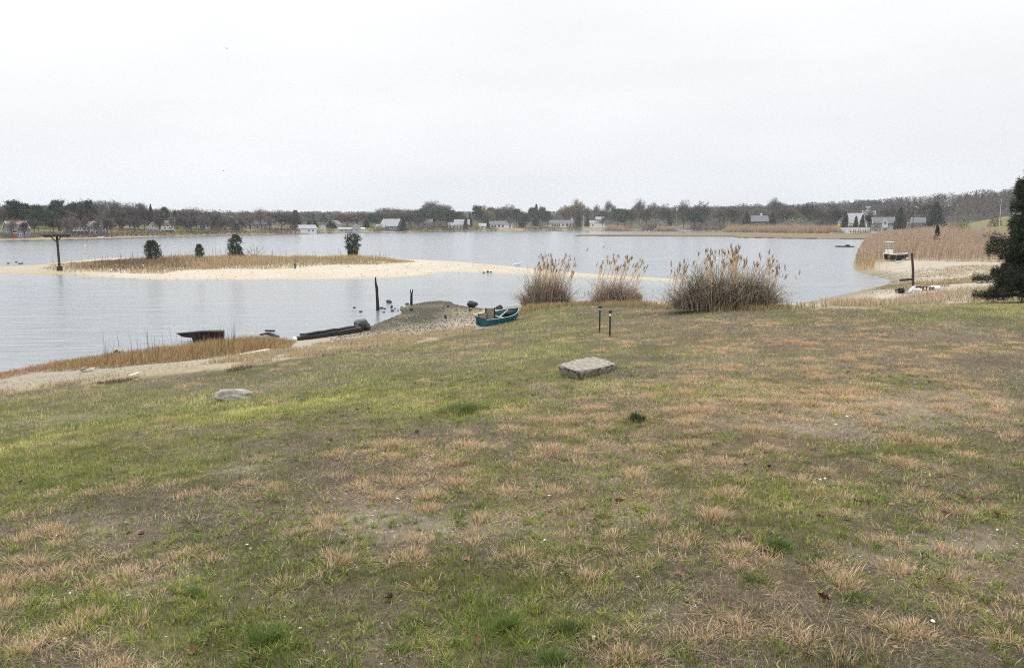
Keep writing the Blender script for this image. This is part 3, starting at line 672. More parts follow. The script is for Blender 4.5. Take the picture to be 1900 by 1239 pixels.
bird(BM, M_HULLD, 36, 490.4, 'dark duck close beside another at far left, left one', 'duck', 0, s=.65, g='pair of ducks'); bird(BM, M_HULLD, 40.5, 490.2, 'dark duck close beside another at far left, right one', 'duck', 0, s=.65, g='pair of ducks')
M_GULL = pmat('gull_feathers', (.62, .64, .67), .7, .25, 9)
bird(BM, M_GULL, 956, 493.5, 'pale gull on the sandbar edge, left of a pair', 'gull', .3, .03, 1.2, g='gulls on the sandbar'); bird(BM, M_GULL, 962, 492.5, 'pale gull on the sandbar edge, right of a pair', 'gull', .4, .03, 1.2, g='gulls on the sandbar')
bird(BF, M_GULL, 421.5, 92, 'small bird flying high in the grey sky', 'flying_bird', 2.4, s=1.0, Y=170); bird(BF, M_GULL, 415, 318, 'small bird flying low in the sky over the far shore', 'flying_bird', 2.8, s=1.0, Y=190)

# ------------------------------------------------------------------ plants
def strips(name, P, W, col, mat, parent=None, loc=None):
    """thin ribbons: P (n,k,3) points, W (n,k) widths, col (n,k,3)"""
    n, k = P.shape[:2]; th = rng.uniform(0, math.pi, n)
    wv = np.stack([np.cos(th), np.sin(th), np.zeros(n)], 1)[:, None, :]*(W/2)[..., None]
    V = np.stack([P-wv, P+wv], 2).reshape(-1, 3); Cc = np.repeat(col, 2, axis=1).reshape(-1, 3) if col.shape[1] == k else None
    b = (np.arange(n)*2*k)[:, None]+2*np.arange(k-1)[None, :]
    F = [np.stack([b, b+1, b+3, b+2], -1).reshape(-1, 4)]
    return link(name, npmesh(name, V, F, Cc), mat, parent, loc)
def arch(n, base, h, lean, droop, k=5, wob=.06):
    """ribbons that rise from base (n,3) by h and lean outward, drooping at the tip"""
    t = np.linspace(0, 1, k)[None, :, None]; P = base[:, None, :]+np.zeros((n, k, 3))
    P[..., :2] += lean[:, None, :]*(t**1.6); P[..., 2] += (h[:, None]*(t[..., 0]-droop[:, None]*t[..., 0]**3))
    P += rng.normal(0, 1, P.shape)*wob*t*h[:, None, None]*np.array((1, 1, .4))
    return P
def rep(c, n, k, v=.25):
    c = np.asarray(c); c = c[None, :] if c.ndim == 1 else c
    return np.repeat((c*(1+rng.uniform(-v, v, (n, 1))))[:, None, :], k, 1)
def plumes(name, base, h, lean, parent, stem=(.60, .46, .30), head=(.28, .21, .16), sw=.017, pl=.22):
    n = len(base); k = 5
    P = arch(n, base, h, lean, np.full(n, .04), k, .012)
    V = [strips('stems', P, np.full((n, k), sw), rep(stem, n, k), M_REED, parent)]
    # leaves on the stems
    q = 3*n; i = np.repeat(np.arange(n), 3); f = rng.uniform(.3, .9, q)[:, None]
    b = P[i, 1]*(1-f)+P[i, 4]*f; l = lean[i]*.25+rng.normal(0, .14, (q, 2))
    V.append(strips('leaves', arch(q, b, rng.uniform(.1, .3, q), l, np.full(q, .5), 4), np.tile(np.array((.022, .022, .016, .004)), (q, 1)), rep((.66, .50, .33), q, 4), M_REED, parent))
    m = 7*n; i = np.repeat(np.arange(n), 7); b = P[i, -1]+rng.normal(0, .012, (m, 3)); l = lean[i]/np.maximum(h[i], .1)[:, None]*pl*1.2+rng.normal(0, .028, (m, 2))
    b[:, 2] -= rng.uniform(0, .09, m)
    hd = np.where(rng.random((m, 1)) < .3, np.array([(.46, .34, .24)]), np.array([head]))
    V.append(strips('seed_heads', arch(m, b, rng.uniform(.5, 1, m)*pl, l, np.full(m, .15), 4), np.tile(np.array((.010, .022, .019, .004)), (m, 1)), rep(hd, m, 4), M_REED, parent)); V[-1]['kind'] = 'stuff'
    return V
def reed_shrub(px, py, wpx, hpx, dens, reeds, lab1, lab2, twigc, baseg):
    g = ground(px, py); k = g.y/FPX; Wd = wpx*k; H = hpx*k
    rt = empty('bramble_shrub', g, 0, lab1, 'shrub', 'bramble shrubs at the lawn edge')
    n = dens; u = rng.uniform(-1, 1, n); b = np.stack([u*Wd*.42, rng.normal(0, .35, n), np.zeros(n)], 1)
    for i in range(n): pass
    prof = (1-.70*np.abs(u)**2.4)*(.95+.6*vnoise(u*5+px, u*0+1, 5))
    h = H*prof*rng.uniform(.40, 1.12, n); ln = np.stack([u*.16*H+rng.normal(.05, .42, n), rng.normal(0, .35, n)], 1)
    cc = np.where(rng.random((n, 1)) < .3, np.array([baseg]), np.array([twigc]))
    P = arch(n, b, h, ln, rng.uniform(.1, .55, n), 6, .035)
    strips('canes', P, np.tile(np.array((.018, .016, .015, .013, .011, .006)), (n, 1)), rep(cc, n, 6, .4), M_TWIG, rt)
    m = n*4; i = np.repeat(np.arange(n), 4); j = rng.integers(1, 6, m); b2 = P[i, j]; l2 = rng.normal(0, .20, (m, 2))
    strips('twigs', arch(m, b2, rng.uniform(-.05, .22, m), l2, np.full(m, .3), 3), np.tile(np.array((.012, .010, .005)), (m, 1)), rep(cc[i]*1.1, m, 3, .4), M_TWIG, rt)
    r2 = empty('reed_clump', g, 0, lab2, 'reeds', 'plumed reed clumps at the lawn edge')
    bb, hh, ll = [], [], []
    for (rx, rw, top, cnt, lean) in reeds:
        for _ in range(cnt):
            x = (rx-px+random.gauss(0, rw*.5))*k; t = random.uniform(.74, 1.0)*(py-top)*k
            bb.append((x-lean*t*.5, random.gauss(.1, .3), 0)); hh.append(t); ll.append((lean*t+random.gauss(0, .07), random.gauss(0, .08)))
    plumes('reeds', np.array(bb), np.array(hh), np.array(ll), r2)
reed_shrub(1012, 568, 104, 62, 1200, [(1000,16,474,26,.14),(1013,12,467,20,.12),(1022,14,480,22,.15),(1040,14,468,18,.22),(1052,8,482,8,.24),(1058,3,500,3,.1)],
    'brown bramble shrub at the lawn edge nearest the teal boat', 'tan reed clump rising from the shrub nearest the teal boat', (.26,.205,.165), (.34,.26,.165))
reed_shrub(1140, 564, 96, 52, 800, [(1112,10,482,12,.16),(1128,9,466,9,.2),(1140,8,480,9,.16),(1155,10,474,18,.18),(1172,14,480,16,.3),(1184,4,500,3,.2)],
    'sparse brown bramble shrub, smallest and middle one of the lawn edge', 'tan reed clump rising from the middle shrub', (.29,.225,.185), (.37,.28,.19))
reed_shrub(1343, 573, 218, 84, 2000, [(1246,5,488,5,.1),(1266,9,482,10,.16),(1296,8,468,7,.2),(1315,7,460,15,.04),(1334,9,462,11,.06),(1358,10,454,30,.05),(1372,6,462,6,.12),(1393,6,468,5,.14),(1421,7,465,9,.16),(1434,8,486,10,.1),(1457,3,490,2,.2)],
    'wide dense dark bramble shrub at the lawn edge right of the standpipes', 'tall reed plumes scattered through the widest shrub', (.25,.20,.155), (.27,.24,.15))

# --- turf
def scatter(n, r0, r1, pw, amax=R(57)):
    """points thinning with distance from the house side of the lawn"""
    u = rng.random(n); e = 2-pw
    r = (r0**e+u*(r1**e-r0**e))**(1/e); a = rng.uniform(-amax, amax, n)
    return r*np.sin(a), r*np.cos(a)-.0, r
GREEN1 = np.array((.175, .225, .045)); OLIVE = np.array((.600, .560, .205)); THATCH = np.array((.530, .425, .280)); TAN = np.array((.66, .485, .315)); DEEP = np.array((.085, .125, .038))
def turf(n, r0, r1, pw, seg, ws, hs):
    x, y, r = scatter(n, r0, r1, pw); z = lookup(GH, x, y); g, d, b = lawn_fields(x, y, z); sl_ = lookup(SL, x, y)
    fine = fbm(x*6, y*6, 71, 3); fine2 = fbm(x*2.2, y*2.2, 72, 3)
    keep = (sl_ > .1) & (rng.random(n) > np.clip(b*.85-.12+(fine-.5)*1.3, 0, .80))
    x, y, z, r, g, d, b, fine, fine2 = [q[keep] for q in (x, y, z, r, g, d, b, fine, fine2)]; n = len(x)
    px, py = proj(x, y, z)
    pg = np.clip(g*.85+(fine-.5)*1.2-.05, .03, .95); pt = np.clip(d*1.0+(fine2-.5)*1.0, 0, .92)
    rnd = rng.random(n)
    far = sst(8, 15, r); ol = np.clip(.15+far*(.35+.5*blob(GREEN, px, py))+(fine2-.5)*1.2, 0, .95)
    cg = GREEN1*np.array((1.18, 1.08, .98))*(1-ol[:, None])+OLIVE*ol[:, None]; dk = sst(.55, .8, fine2)[:, None]*(1-far[:, None]*.6); cg = cg*(1-dk)+DEEP*dk
    ct = np.where((rng.random(n) < pt)[:, None], TAN*.85, THATCH)
    patch = np.clip(.45+1.1*fbm(x*3.3, y*3.3, 75, 3), .5, 1.35)*np.clip(.55+.9*fbm(x*.7, y*.7, 76, 3), .7, 1.3)
    c = np.where((rnd < pg)[:, None], cg, ct)*(1+rng.uniform(-.55, .45, (n, 1)))*patch[:, None]
    isg = rnd < pg
    near = sst(15, 8, r)*(1-.6*np.clip(d*1.4-.5, 0, 1)); dull = np.array((.26, .215, .15))*(1+rng.uniform(-.6, .35, (n, 1)))
    c = np.where((~isg & (rng.random(n) < near*.7))[:, None], dull, c)
    H = np.where(isg, rng.uniform(.02, .075, n), rng.uniform(.008, .045, n))*hs*(.55+.9*fine); ln = rng.normal(0, 1, (n, 2))*np.where(isg, .022, .045)[:, None]*hs
    Wd = rng.uniform(.0028, .0048, n)*ws*np.maximum(1, r*.085)
    return np.stack([x, y, z-.003], 1), H, Wd, ln, c
GM = []
P, H, Wd, ln, c = turf(660000, 3.6, 13.5, .9, 2, 1.0, 1.0); o = blades('grass', P, H, Wd, ln, c, M_GRASS, 2); tag(o, 'short thin green and withered lawn grass', 'grass', kind='stuff')
P, H, Wd, ln, c = turf(700000, 12.5, 50, 1.35, 1, 1.1, 1.25); o = blades('grass', P, H, Wd, ln, c, M_GRASS, 1); tag(o, 'green and yellowed lawn grass towards the shore', 'grass', kind='stuff')
def rosettes(n, r0, r1, label):
    x, y, r = scatter(n, r0, r1, 1.1); z = lookup(GH, x, y); g, d, b = lawn_fields(x, y, z); sl_ = lookup(SL, x, y); cl_ = fbm(x*1.3+5, y*1.3, 74, 3)
    k = (sl_ > .3) & (rng.random(n) < np.clip(g*.9+(cl_-.42)*2.2, .04, 1)); x, y, r, cl_ = x[k], y[k], r[k], cl_[k]; n = len(x)
    m = rng.integers(12, 34, n); i = np.repeat(np.arange(n), m); q = len(i); R_ = rng.uniform(.025, .085, n)[i]
    rho = np.sqrt(rng.random(q))*R_; th = rng.uniform(0, 6.283, q); bx = x[i]+rho*np.cos(th)*.6; by = y[i]+rho*np.sin(th)*.6; bz = lookup(GH, bx, by)
    ln = np.stack([np.cos(th), np.sin(th)], 1)*(rho*.9+.012)[:, None]+rng.normal(0, .012, (q, 2))
    kd = rng.random(n)[i][:, None]; c = np.where(kd < .45, np.array((.215, .285, .062)), np.where(kd < .75, np.array((.12, .17, .05)), np.array((.34, .36, .09))))*(1+rng.uniform(-.35, .35, (q, 1)))
    c = np.where(rng.random((q, 1)) < .12, THATCH*1.2, c)
    o = blades('grass_clumps', np.stack([bx, by, bz-.003], 1), rng.uniform(.018, .055, q), rng.uniform(.0045, .0085, q)*np.maximum(1, r[i]*.075), ln, c, M_GRASS, 2); tag(o, label, 'grass', kind='stuff')
rosettes(11000, 3.8, 15, 'small green leafy grass clumps scattered through the lawn')
# --- dormant tan tufts
TL = [(240,360,50),(365,385,50),(490,380,90),(595,350,60),(715,375,40),(1115,280,60),(1440,275,70),(60,475,120),(235,455,50),(190,560,130),(270,575,80),(800,430,80),(940,425,50),(1175,405,70),(1410,560,100),(1275,610,70),(145,700,110),(380,715,80),(230,750,150),(60,790,130),(150,775,120),(370,790,90),(500,780,130),(570,760,90),(790,680,150),(850,660,90),(760,740,100),(720,780,70),(1430,740,90),(1215,830,130),(50,880,110),(20,910,80),(600,975,130),(325,970,40),(170,1070,150),(90,1110,130),(220,1040,80),(15,1060,50),(520,1190,150),(460,1210,100),(740,1200,90),(410,1225,60)]
TM = [(80,190,100),(200,190,80),(310,160,160),(300,220,130),(480,150,120),(590,265,120),(500,290,80),(660,180,140),(740,200,110),(870,110,120),(1000,75,120),(1080,65,70),(1290,60,90),(1300,120,90),(1130,140,90),(1050,210,150),(1170,230,110),(960,250,80),(880,290,80),(1450,210,110),(1260,290,100),(1440,340,120),(160,355,140),(340,340,130),(500,335,80),(270,405,150),(490,410,120),(490,470,90),(620,360,100),(830,400,110),(720,530,90),(1170,460,110),(1120,510,80),(1520,430,110),(1560,545,90),(40,500,90),(440,605,100),(690,625,110),(920,675,80),(1140,610,110),(1270,660,110),(1350,690,70),(100,690,150),(390,690,170),(1080,730,140),(1000,795,60),(1210,800,120),(1350,760,100),(1450,750,110),(1550,730,100),(1270,900,100),(1580,640,70),(1450,1060,120),(1400,1170,140),(1500,1190,150),(1340,1200,80)]
TR = [(40,60,120),(310,100,130),(90,140,150),(420,60,60),(690,145,110),(560,185,120),(840,70,90),(340,225,130),(140,225,80),(70,280,120),(390,300,140),(220,360,110),(50,365,100),(640,400,120),(540,450,90),(980,255,140),(1130,275,110),(1290,200,120),(1440,240,100),(1380,140,90),(960,360,130),(1150,400,90),(1270,330,80),(230,500,150),(300,440,80),(600,490,120),(740,460,90),(1350,480,100),(170,590,130),(490,575,90),(720,590,110),(1040,520,110),(1230,580,110),(1380,560,90),(1110,610,90),(60,690,130),(290,740,130),(920,700,130),(980,740,100),(210,780,110),(400,780,100),(630,820,150),(720,870,140),(750,900,90),(930,810,120),(1190,865,110),(1200,990,140),(1340,780,60),(280,1040,140),(210,1070,120),(120,1110,120),(300,1100,80),(520,1080,130),(570,1140,140),(440,1030,90),(960,1090,120),(1120,1110,130),(850,1040,80),(1400,1130,140),(700,1210,150),(840,1150,110),(1470,970,60)]
def zl(p): return (p[0]*.435, 700+p[1]*.435)
def zmid(p): return (600+p[0]*.4027, 740+p[1]*.4027)
def zr(p): return (1250+p[0]*.435, 700+p[1]*.435)
tufts = [(*zl(t), t[2]*.435) for t in TL]+[(*zmid(t), t[2]*.4027) for t in TM]+[(*zr(t), t[2]*.435) for t in TR]
TX = []
for px, py, wd in tufts:
    x, y = at(px, py+2, 2.0); q = max(.10, wd*y/FPX*.60); TX.append((x, y, q*random.uniform(.8, 1.12)))
    for _ in range(2): TX.append((x+random.gauss(0, q*1.5), y+random.gauss(0, q*1.6), random.uniform(.05, .12)))
x, y, r = scatter(8200, 10, 44, 1.0); z = lookup(GH, x, y); g, d, b = lawn_fields(x, y, z); px, py = proj(x, y, z); sl_ = lookup(SL, x, y)
kp = (py < 790) & (rng.random(len(x)) < np.clip(d*1.0-.22, 0, .85)) & (sl_ > .4)
TX += [(a, bb, q) for a, bb, q in zip(x[kp], y[kp], rng.uniform(.06, .20, kp.sum()))]
TX = np.array(TX); cnt = np.clip((TX[:, 2]**2*rng.uniform(9000, 20000, len(TX))*np.where(TX[:, 2] < .12, .55, 1)*np.minimum(1, (9/np.maximum(TX[:, 1], 1)))).astype(int), 32, 1200)
i = np.repeat(np.arange(len(TX)), cnt); n = len(i)
rho = rng.random(n)**.60*TX[i, 2]*1.1; th = rng.uniform(0, 2*math.pi, n)*1.0
wv_ = 1+.35*np.sin(th*3+i)+.2*np.sin(th*5+i*2); rho *= wv_*.85
bx = TX[i, 0]+rho*np.cos(th)*1.15; by = TX[i, 1]+rho*np.sin(th)*1.0; bz = lookup(GH, bx, by)
rel = rho/TX[i, 2]; dist = np.maximum(by, 3)
tall = rng.uniform(.55, 1.25, len(TX))[i]; H = rng.uniform(.03, .095, n)*(1.1-.55*np.minimum(rel, 1.1))*tall; ln = np.stack([np.cos(th), np.sin(th)], 1)*(rng.uniform(.0, .10, n)*(.25+rel))[:, None]+rng.normal(0, .025, (n, 2))
tt = rng.uniform(.82, 1.10, len(TX))[i][:, None]; c = TAN*tt*(1+rng.uniform(-.45, .25, (n, 1))); c = np.where(rng.random((n, 1)) < .15, np.array((.42, .30, .19)), c); wht = rng.random((n, 1)) < .2; c = np.where(wht, np.array((.72, .55, .37)), c); c = np.where(rng.random((n, 1)) < .06, GREEN1*1.2, c)
tag(blades('dry_grass', np.stack([bx, by, bz-.003], 1), H, rng.uniform(.004, .0068, n)*np.maximum(1, dist*.075), ln, c, M_GRASS, 2), 'tan dormant grass growing in tufts over the lawn', 'grass', kind='stuff')
# --- green rosettes near the viewer (single clumps)
def weed(px, py, wpx, n, hh, label, col, group=None, nm='grass_clump'):
    g = ground(px, py); R0_ = wpx*g.y/FPX/2; rho = rng.random(n)**.62*R0_; th = rng.uniform(0, 2*math.pi, n); rho *= .8+.35*np.sin(th*2+px)+.2*np.sin(th*5+py)
    P = np.stack([rho*np.cos(th), rho*np.sin(th), np.zeros(n)], 1); rel = rho/R0_
    ln = np.stack([np.cos(th), np.sin(th)], 1)*(rng.uniform(.01, .08, n)*(.3+rel))[:, None]+rng.normal(0, .02, (n, 2))
    o = blades(nm, P, rng.uniform(.5, 1, n)*hh*(1.1-.6*rel), rng.uniform(.005, .009, n)*max(1, g.y*.06), ln, np.asarray(col)*(1+rng.uniform(-.4, .4, (n, 1))), M_GRASS, 2)
    o.location = g-Vector((0, 0, .004)); return tag(o, label, 'grass clump', group)
weed(1181, 781, 38, 420, .16, 'dark green weed clump on the lawn behind the tan tufts', (.07,.105,.05))
weed(1444, 1018, 60, 420, .09, 'bright green grass clump between tan tufts in the right foreground', (.10,.16,.05))
weed(942, 1166, 56, 380, .09, 'bright green leafy clump in the centre foreground', (.13,.19,.045)); weed(1052, 1172, 80, 520, .08, 'wide dull green clump right of the bright leafy clump', (.115,.15,.055))
weed(500, 1190, 130, 900, .07, 'widest lush green patch in the left foreground', (.115,.175,.05)); weed(1025, 1228, 60, 300, .08, 'green clump cut by the bottom edge of the photo', (.12,.185,.05))
weed(361, 1104, 50, 280, .06, 'small green clump left of the lush foreground patch', (.12,.17,.05)); weed(1400, 1078, 80, 300, .06, 'flat green clump below the bright clump at right', (.14,.185,.05))
weed(870, 765, 120, 1500, .13, 'lush dark green mound of grass in the middle of the lawn', (.13,.18,.06)); weed(1590, 1112, 60, 260, .06, 'small green clump beside the dark upright leaf at right', (.12,.165,.055))
# --- yellow-green moss cushions
def moss(px, py, wpx, seed):
    g = ground(px, py); k = g.y/FPX; me = rock_mesh('moss', (wpx*k/2, wpx*k/2*1.1, .012), seed, .75, 4); return link('moss', me, M_MOSS, None, g)
M_MOSS = pmat('moss', (.16, .17, .035), .95, .5, 30, 1.0, .05)
for i, (px, py, wd, lb) in enumerate([(1275,1044,24,'yellow green moss cushion left of the bright green clump'),(1603,1068,26,'yellow green moss cushion in the right foreground under tan tufts'),(1145,995,20,'moss cushion in the centre foreground'),(1193,998,16,'smaller moss cushion right of another one in the centre'),(990,968,34,'largest moss patch in the centre foreground'),(455,1042,18,'lone moss cushion in the left foreground'),(985,1032,22,'moss cushion beneath the largest moss patch'),(1192,950,36,'long pale moss patch in front of the tan tufts')]):
    tag(moss(px, py, wd, 200+i), lb, 'moss')
# --- fallen leaves, shells
def leaf_mesh(seed):
    r = random.Random(seed); bm = bmesh.new(); n = 9; L_ = .078; W0 = r.uniform(.017, .027); rows = []
    cu = r.uniform(4, 10); ph = r.uniform(-.6, .6)
    for i in range(n):
        t = i/(n-1); w_ = W0*math.sin(math.pi*min(1, t*.92+.06))*(1+.35*math.sin(t*20+seed)); row = []
        for j in (-1, -.5, 0, .5, 1):
            x = L_*(t-.5); y = w_*j; row.append(bm.verts.new((x, y, cu*(y*y)*3.2+cu*.35*(x+.02)**2*(2+ph)+.004*math.sin(9*t+j*2+seed))))
        rows.append(row)
    for a, b in zip(rows, rows[1:]):
        for j in range(4): bm.faces.new((a[j], a[j+1], b[j+1], b[j]))
    st_ = [bm.verts.new(p) for p in ((-.05, -.0015, .006), (-.05, .0015, .006), (-.078, .0015, .012), (-.078, -.0015, .012))]; bm.faces.new(st_)
    for f in bm.faces: f.smooth = True
    me = bpy.data.meshes.new('fallen_leaf'); bm.to_mesh(me); bm.free(); return me
LM = [leaf_mesh(s) for s in (1, 2, 3, 4, 5)]
def leaf(px, py, mat, label, s=1.0, tilt=.25, group='fallen leaves on the lawn'):
    g = ground(px, py); o = bpy.data.objects.new('fallen_leaf', random.choice(LM).copy()); o.data.materials.append(mat); COL.objects.link(o)
    o.location = g+Vector((0, 0, .022*s)); o.rotation_euler = (random.gauss(0, tilt), random.gauss(0, tilt), random.uniform(0, 6.28)); o.scale = (s, s, s); return tag(o, label, 'leaf', group)
SPL = [(zr((640,955)), M_REDL, 'dark red leaf standing upright in the right foreground', 1.25, .9), (zmid((305,930)), M_REDL, 'dark red leaf in the centre left foreground', 1.0, .6), (zr((25,855)), M_TANL, 'tan leaf lying beside moss in the right foreground', .95, .5),
    (zr((950,1165)), M_TANL, 'orange tan leaf curled like a pebble in the right foreground', .9, .5), (zmid((665,760)), M_TANL, 'pale leaf with a long stem in the centre foreground', 1.1, .3), (zl((650,930)), M_REDL, 'small red leaf among shell bits in the left foreground', .7, .4), (zr((85,1210)), M_REDL, 'dark leaf at the bottom edge right of centre', 1.0, .4)]
for p, m, lb, s, t in SPL: leaf(*p, m, lb, s, t, None)
LV = [zr(p) for p in [(780,540),(625,605),(1230,520),(1295,530),(1165,550),(1045,590),(1380,595),(1155,590),(930,550),(315,690),(390,760),(205,945),(575,1190),(300,380),(410,390),(740,115),(1100,400),(830,550),(90,405),(1140,872)]]+\
     [zmid(p) for p in [(430,160),(775,70),(155,55),(870,765),(1130,855),(1295,805),(715,1135),(890,465),(1250,570),(1360,480),(805,490),(650,305),(530,80),(1050,520)]]+\
     [zl(p) for p in [(1025,435),(1200,465),(1410,275),(605,680),(750,1050),(620,1105),(825,1175),(1090,1215),(90,455)]]
for j, p in enumerate(LV):
    side = 'left part' if p[0] < 600 else ('middle' if p[0] < 1250 else 'right part')
    kd = j % 5; m = (M_BROWNL, M_BROWNL, M_REDL, M_TANL, M_BROWNL)[kd]; cn = ('brown', 'brown', 'dark reddish', 'tan', 'brown')[kd]
    leaf(*p, m, f'{cn} curled dead leaf lying on the {side} of the lawn', random.uniform(.8, 1.15), .4, f'{cn} leaves on the {side} of the lawn')
def shell(px, py, wpx, label, g=None):
    p = ground(px, py); k = p.y/FPX; r = wpx*k/2; bm = bmesh.new(); bmesh.ops.create_uvsphere(bm, u_segments=14, v_segments=8, radius=1)
    bmesh.ops.delete(bm, geom=[v for v in bm.verts if v.co.z < -.05], context='VERTS')
    for v in bm.verts:
        a = math.atan2(v.co.y, v.co.x); q = 1+.08*math.sin(a*9); v.co = Vector((v.co.x*r*1.25*q, v.co.y*r*.85*q*(1-.3*v.co.x), v.co.z*r*.5))
    for f in bm.faces: f.smooth = True
    me = bpy.data.meshes.new('shell'); bm.to_mesh(me); bm.free()
    o = link('shell', me, M_SHELL, None, p+Vector((0, 0, .012)), random.uniform(0, 6)); o.rotation_euler = (random.gauss(0, .25), random.gauss(0, .25), random.uniform(0, 6)); return tag(o, label, 'shell', g)
shell(*zmid((1245,1105)), 9, 'largest white shell in the centre foreground'); shell(*zmid((620,1115)), 8, 'white shell in the centre left foreground'); shell(*zr((1105,1045)), 10, 'white shell alone in the right foreground')
for p in [zr(q) for q in [(625,440),(645,435),(1380,655),(740,170),(690,205),(1460,185),(600,455),(740,785),(910,785),(1030,820)]]: shell(*p, 5, 'small white shell bit on the right side of the lawn', 'shell bits on the right of the lawn')
for p in [zmid(q) for q in [(1425,1010),(1450,825),(1095,805),(345,465),(1020,655),(1040,450)]]: shell(*p, 6, 'small white shell bit on the middle of the lawn', 'shell bits on the middle of the lawn')
for p in [zl(q) for q in [(365,1028),(400,1028),(275,1120),(1280,1075),(240,680),(1055,718),(1070,735),(545,935),(300,925)]]: shell(*p, 6, 'small white shell bit on the left side of the lawn', 'shell bits on the left of the lawn')

# --- shore grasses
def inpoly(poly, n):
    p = np.array(poly); lo, hi = p.min(0), p.max(0); X = []; Y = []
    while sum(len(a) for a in X) < n:
        x = rng.uniform(lo[0], hi[0], n*2); y = rng.uniform(lo[1], hi[1], n*2); m = sdist(poly, x, y) > 0; X.append(x[m]); Y.append(y[m])
    return np.concatenate(X)[:n], np.concatenate(Y)[:n]
def gpoly(pts): return [tuple(ground(*p)[:2]) for p in pts]
SALT = gpoly([(-60,722),(0,704),(60,692),(130,689),(200,684),(270,677),(340,671),(420,662),(480,655),(538,646),(548,636),(520,633),(470,634),(400,642),(330,650),(260,658),(190,664),(130,672),(80,680),(20,690),(-60,706)])
def salt_grass():
    n = 15000; x, y = inpoly(SALT, n); z = lookup(GH, x, y); e = sdist(SALT, x, y); px, py = proj(x, y, z); f = fbm(x*.9, y*.9, 81, 3)
    H = rng.uniform(.5, 1.0, n)*np.clip(.10+e*.32, .10, .34)*(.5+f)*np.interp(px, [0, 140, 260, 460, 545], [.6, .7, 1.0, 1.25, 1.2])
    c = np.where((rng.random(n) < .45+1.2*(f-.5))[:, None], np.array((.42, .29, .145)), np.array((.28, .205, .11)))
    pk = .55*np.clip(np.exp(-((px-10)/40)**2)+np.exp(-((px-60)/26)**2)+np.exp(-((px-310)/34)**2)*.25+np.exp(-((px-85)/12)**2)*.6, 0, .8)*(e < 1.6)
    c = np.where((rng.random(n) < pk)[:, None], np.array((.48, .29, .25)), c)*(1+rng.uniform(-.35, .35, (n, 1)))
    tag(blades('salt_grass', np.stack([x, y, z-.01], 1), H, rng.uniform(.012, .022, n), rng.normal(.02, .09, (n, 2)), c, M_REED, 2), 'rusty brown salt grass along the left shore', 'grass', kind='stuff')
    n = 160; x, y = inpoly(SALT, n); z = lookup(GH, x, y); px, _ = proj(x, y, z); m = (px > 190) & (px < 440); x, y, z = x[m], y[m], z[m]; n = len(x)
    tag(blades('marsh_stalks', np.stack([x, y, z], 1), rng.uniform(.5, 1.15, n), np.full(n, .012), rng.normal(0, .07, (n, 2)), np.array((.10, .08, .05))*np.ones((n, 1)), M_REED, 2), 'thin dark stalks standing over the salt grass', 'grass', kind='stuff')
salt_grass()
def fringe(name, poly, n, h, col, label, w=.014, lean=.07, f0=.4):
    x, y = inpoly(poly, n); z = lookup(GH, x, y); f = fbm(x*1.1, y*1.1, 83, 3); m = f > f0+rng.normal(0, .05, n)+.25*np.exp(-sdist(poly, x, y)/.35); x, y, z, f = x[m], y[m], z[m], f[m]; n = len(x)
    c = np.asarray(col)*(1+rng.uniform(-.35, .3, (n, 1))); uu = rng.random((n, 1)); c = np.where(uu < .28, c*np.array((.62, .64, .62)), c); c = np.where(uu > .90, np.array((.20, .21, .08)), c)
    tag(blades(name, np.stack([x, y, z-.01], 1), rng.uniform(.5, 1, n)*h*(.4+1.1*f), rng.uniform(.7, 1.3, n)*w, rng.normal(0, lean, (n, 2)), c, M_REED, 2), label, 'grass', kind='stuff')
fringe('dry_grass', gpoly([(-60,742),(0,722),(150,704),(300,689),(360,680),(430,664),(490,653),(540,647),(600,637),(680,626),(780,618),(850,611),(884,604),(884,612),(850,622),(780,638),(700,648),(620,658),(540,669),(430,687),(300,700),(150,715),(0,734),(-60,752)]), 24000, .16, (.54,.43,.28), 'tan dry grass fringe between lawn and left shore', .012, .05, .36)
fringe('dead_weeds', gpoly([(60,722),(300,697),(430,684),(540,668),(620,656),(620,661),(540,674),(430,691),(300,704),(60,731)]), 3500, .10, (.19,.125,.105), 'dark wilted weeds along the lawn edge', .016, .05, .45)
fringe('dry_grass', gpoly([(930,592),(962,574),(1000,566),(1090,562),(1230,566),(1350,572),(1460,571),(1520,570),(1520,577),(1460,578),(1350,580),(1230,574),(1090,570),(1000,575),(960,596)]), 9000, .26, (.43,.32,.18), 'brown rough grass at the foot of the reed shrubs', .018, .06, .42)
fringe('dry_grass', gpoly([(1520,570),(1560,562),(1640,556),(1700,548),(1780,538),(1860,530),(2000,524),(2000,566),(1880,560),(1780,562),(1700,566),(1600,574)]), 15000, .34, (.55,.44,.30), 'tan dry grass between lawn and the right shore', .02, .08, .38)
fringe('dry_grass', gpoly([(1600,541),(1640,532),(1672,526),(1760,520),(1840,508),(1960,500),(1960,512),(1840,518),(1760,532),(1700,534),(1660,536)]), 6500, .24, (.42,.315,.175), 'brown grass strip behind the brown post', .022, .07, .36)
fringe('dry_grass', gpoly([(1650,512),(1690,505),(1740,498),(1830,492),(1980,490),(1980,506),(1840,506),(1780,514),(1700,516)]), 8000, .2, (.52,.41,.28), 'sparse tan grass over the sandy right shore', .024, .07, .44)
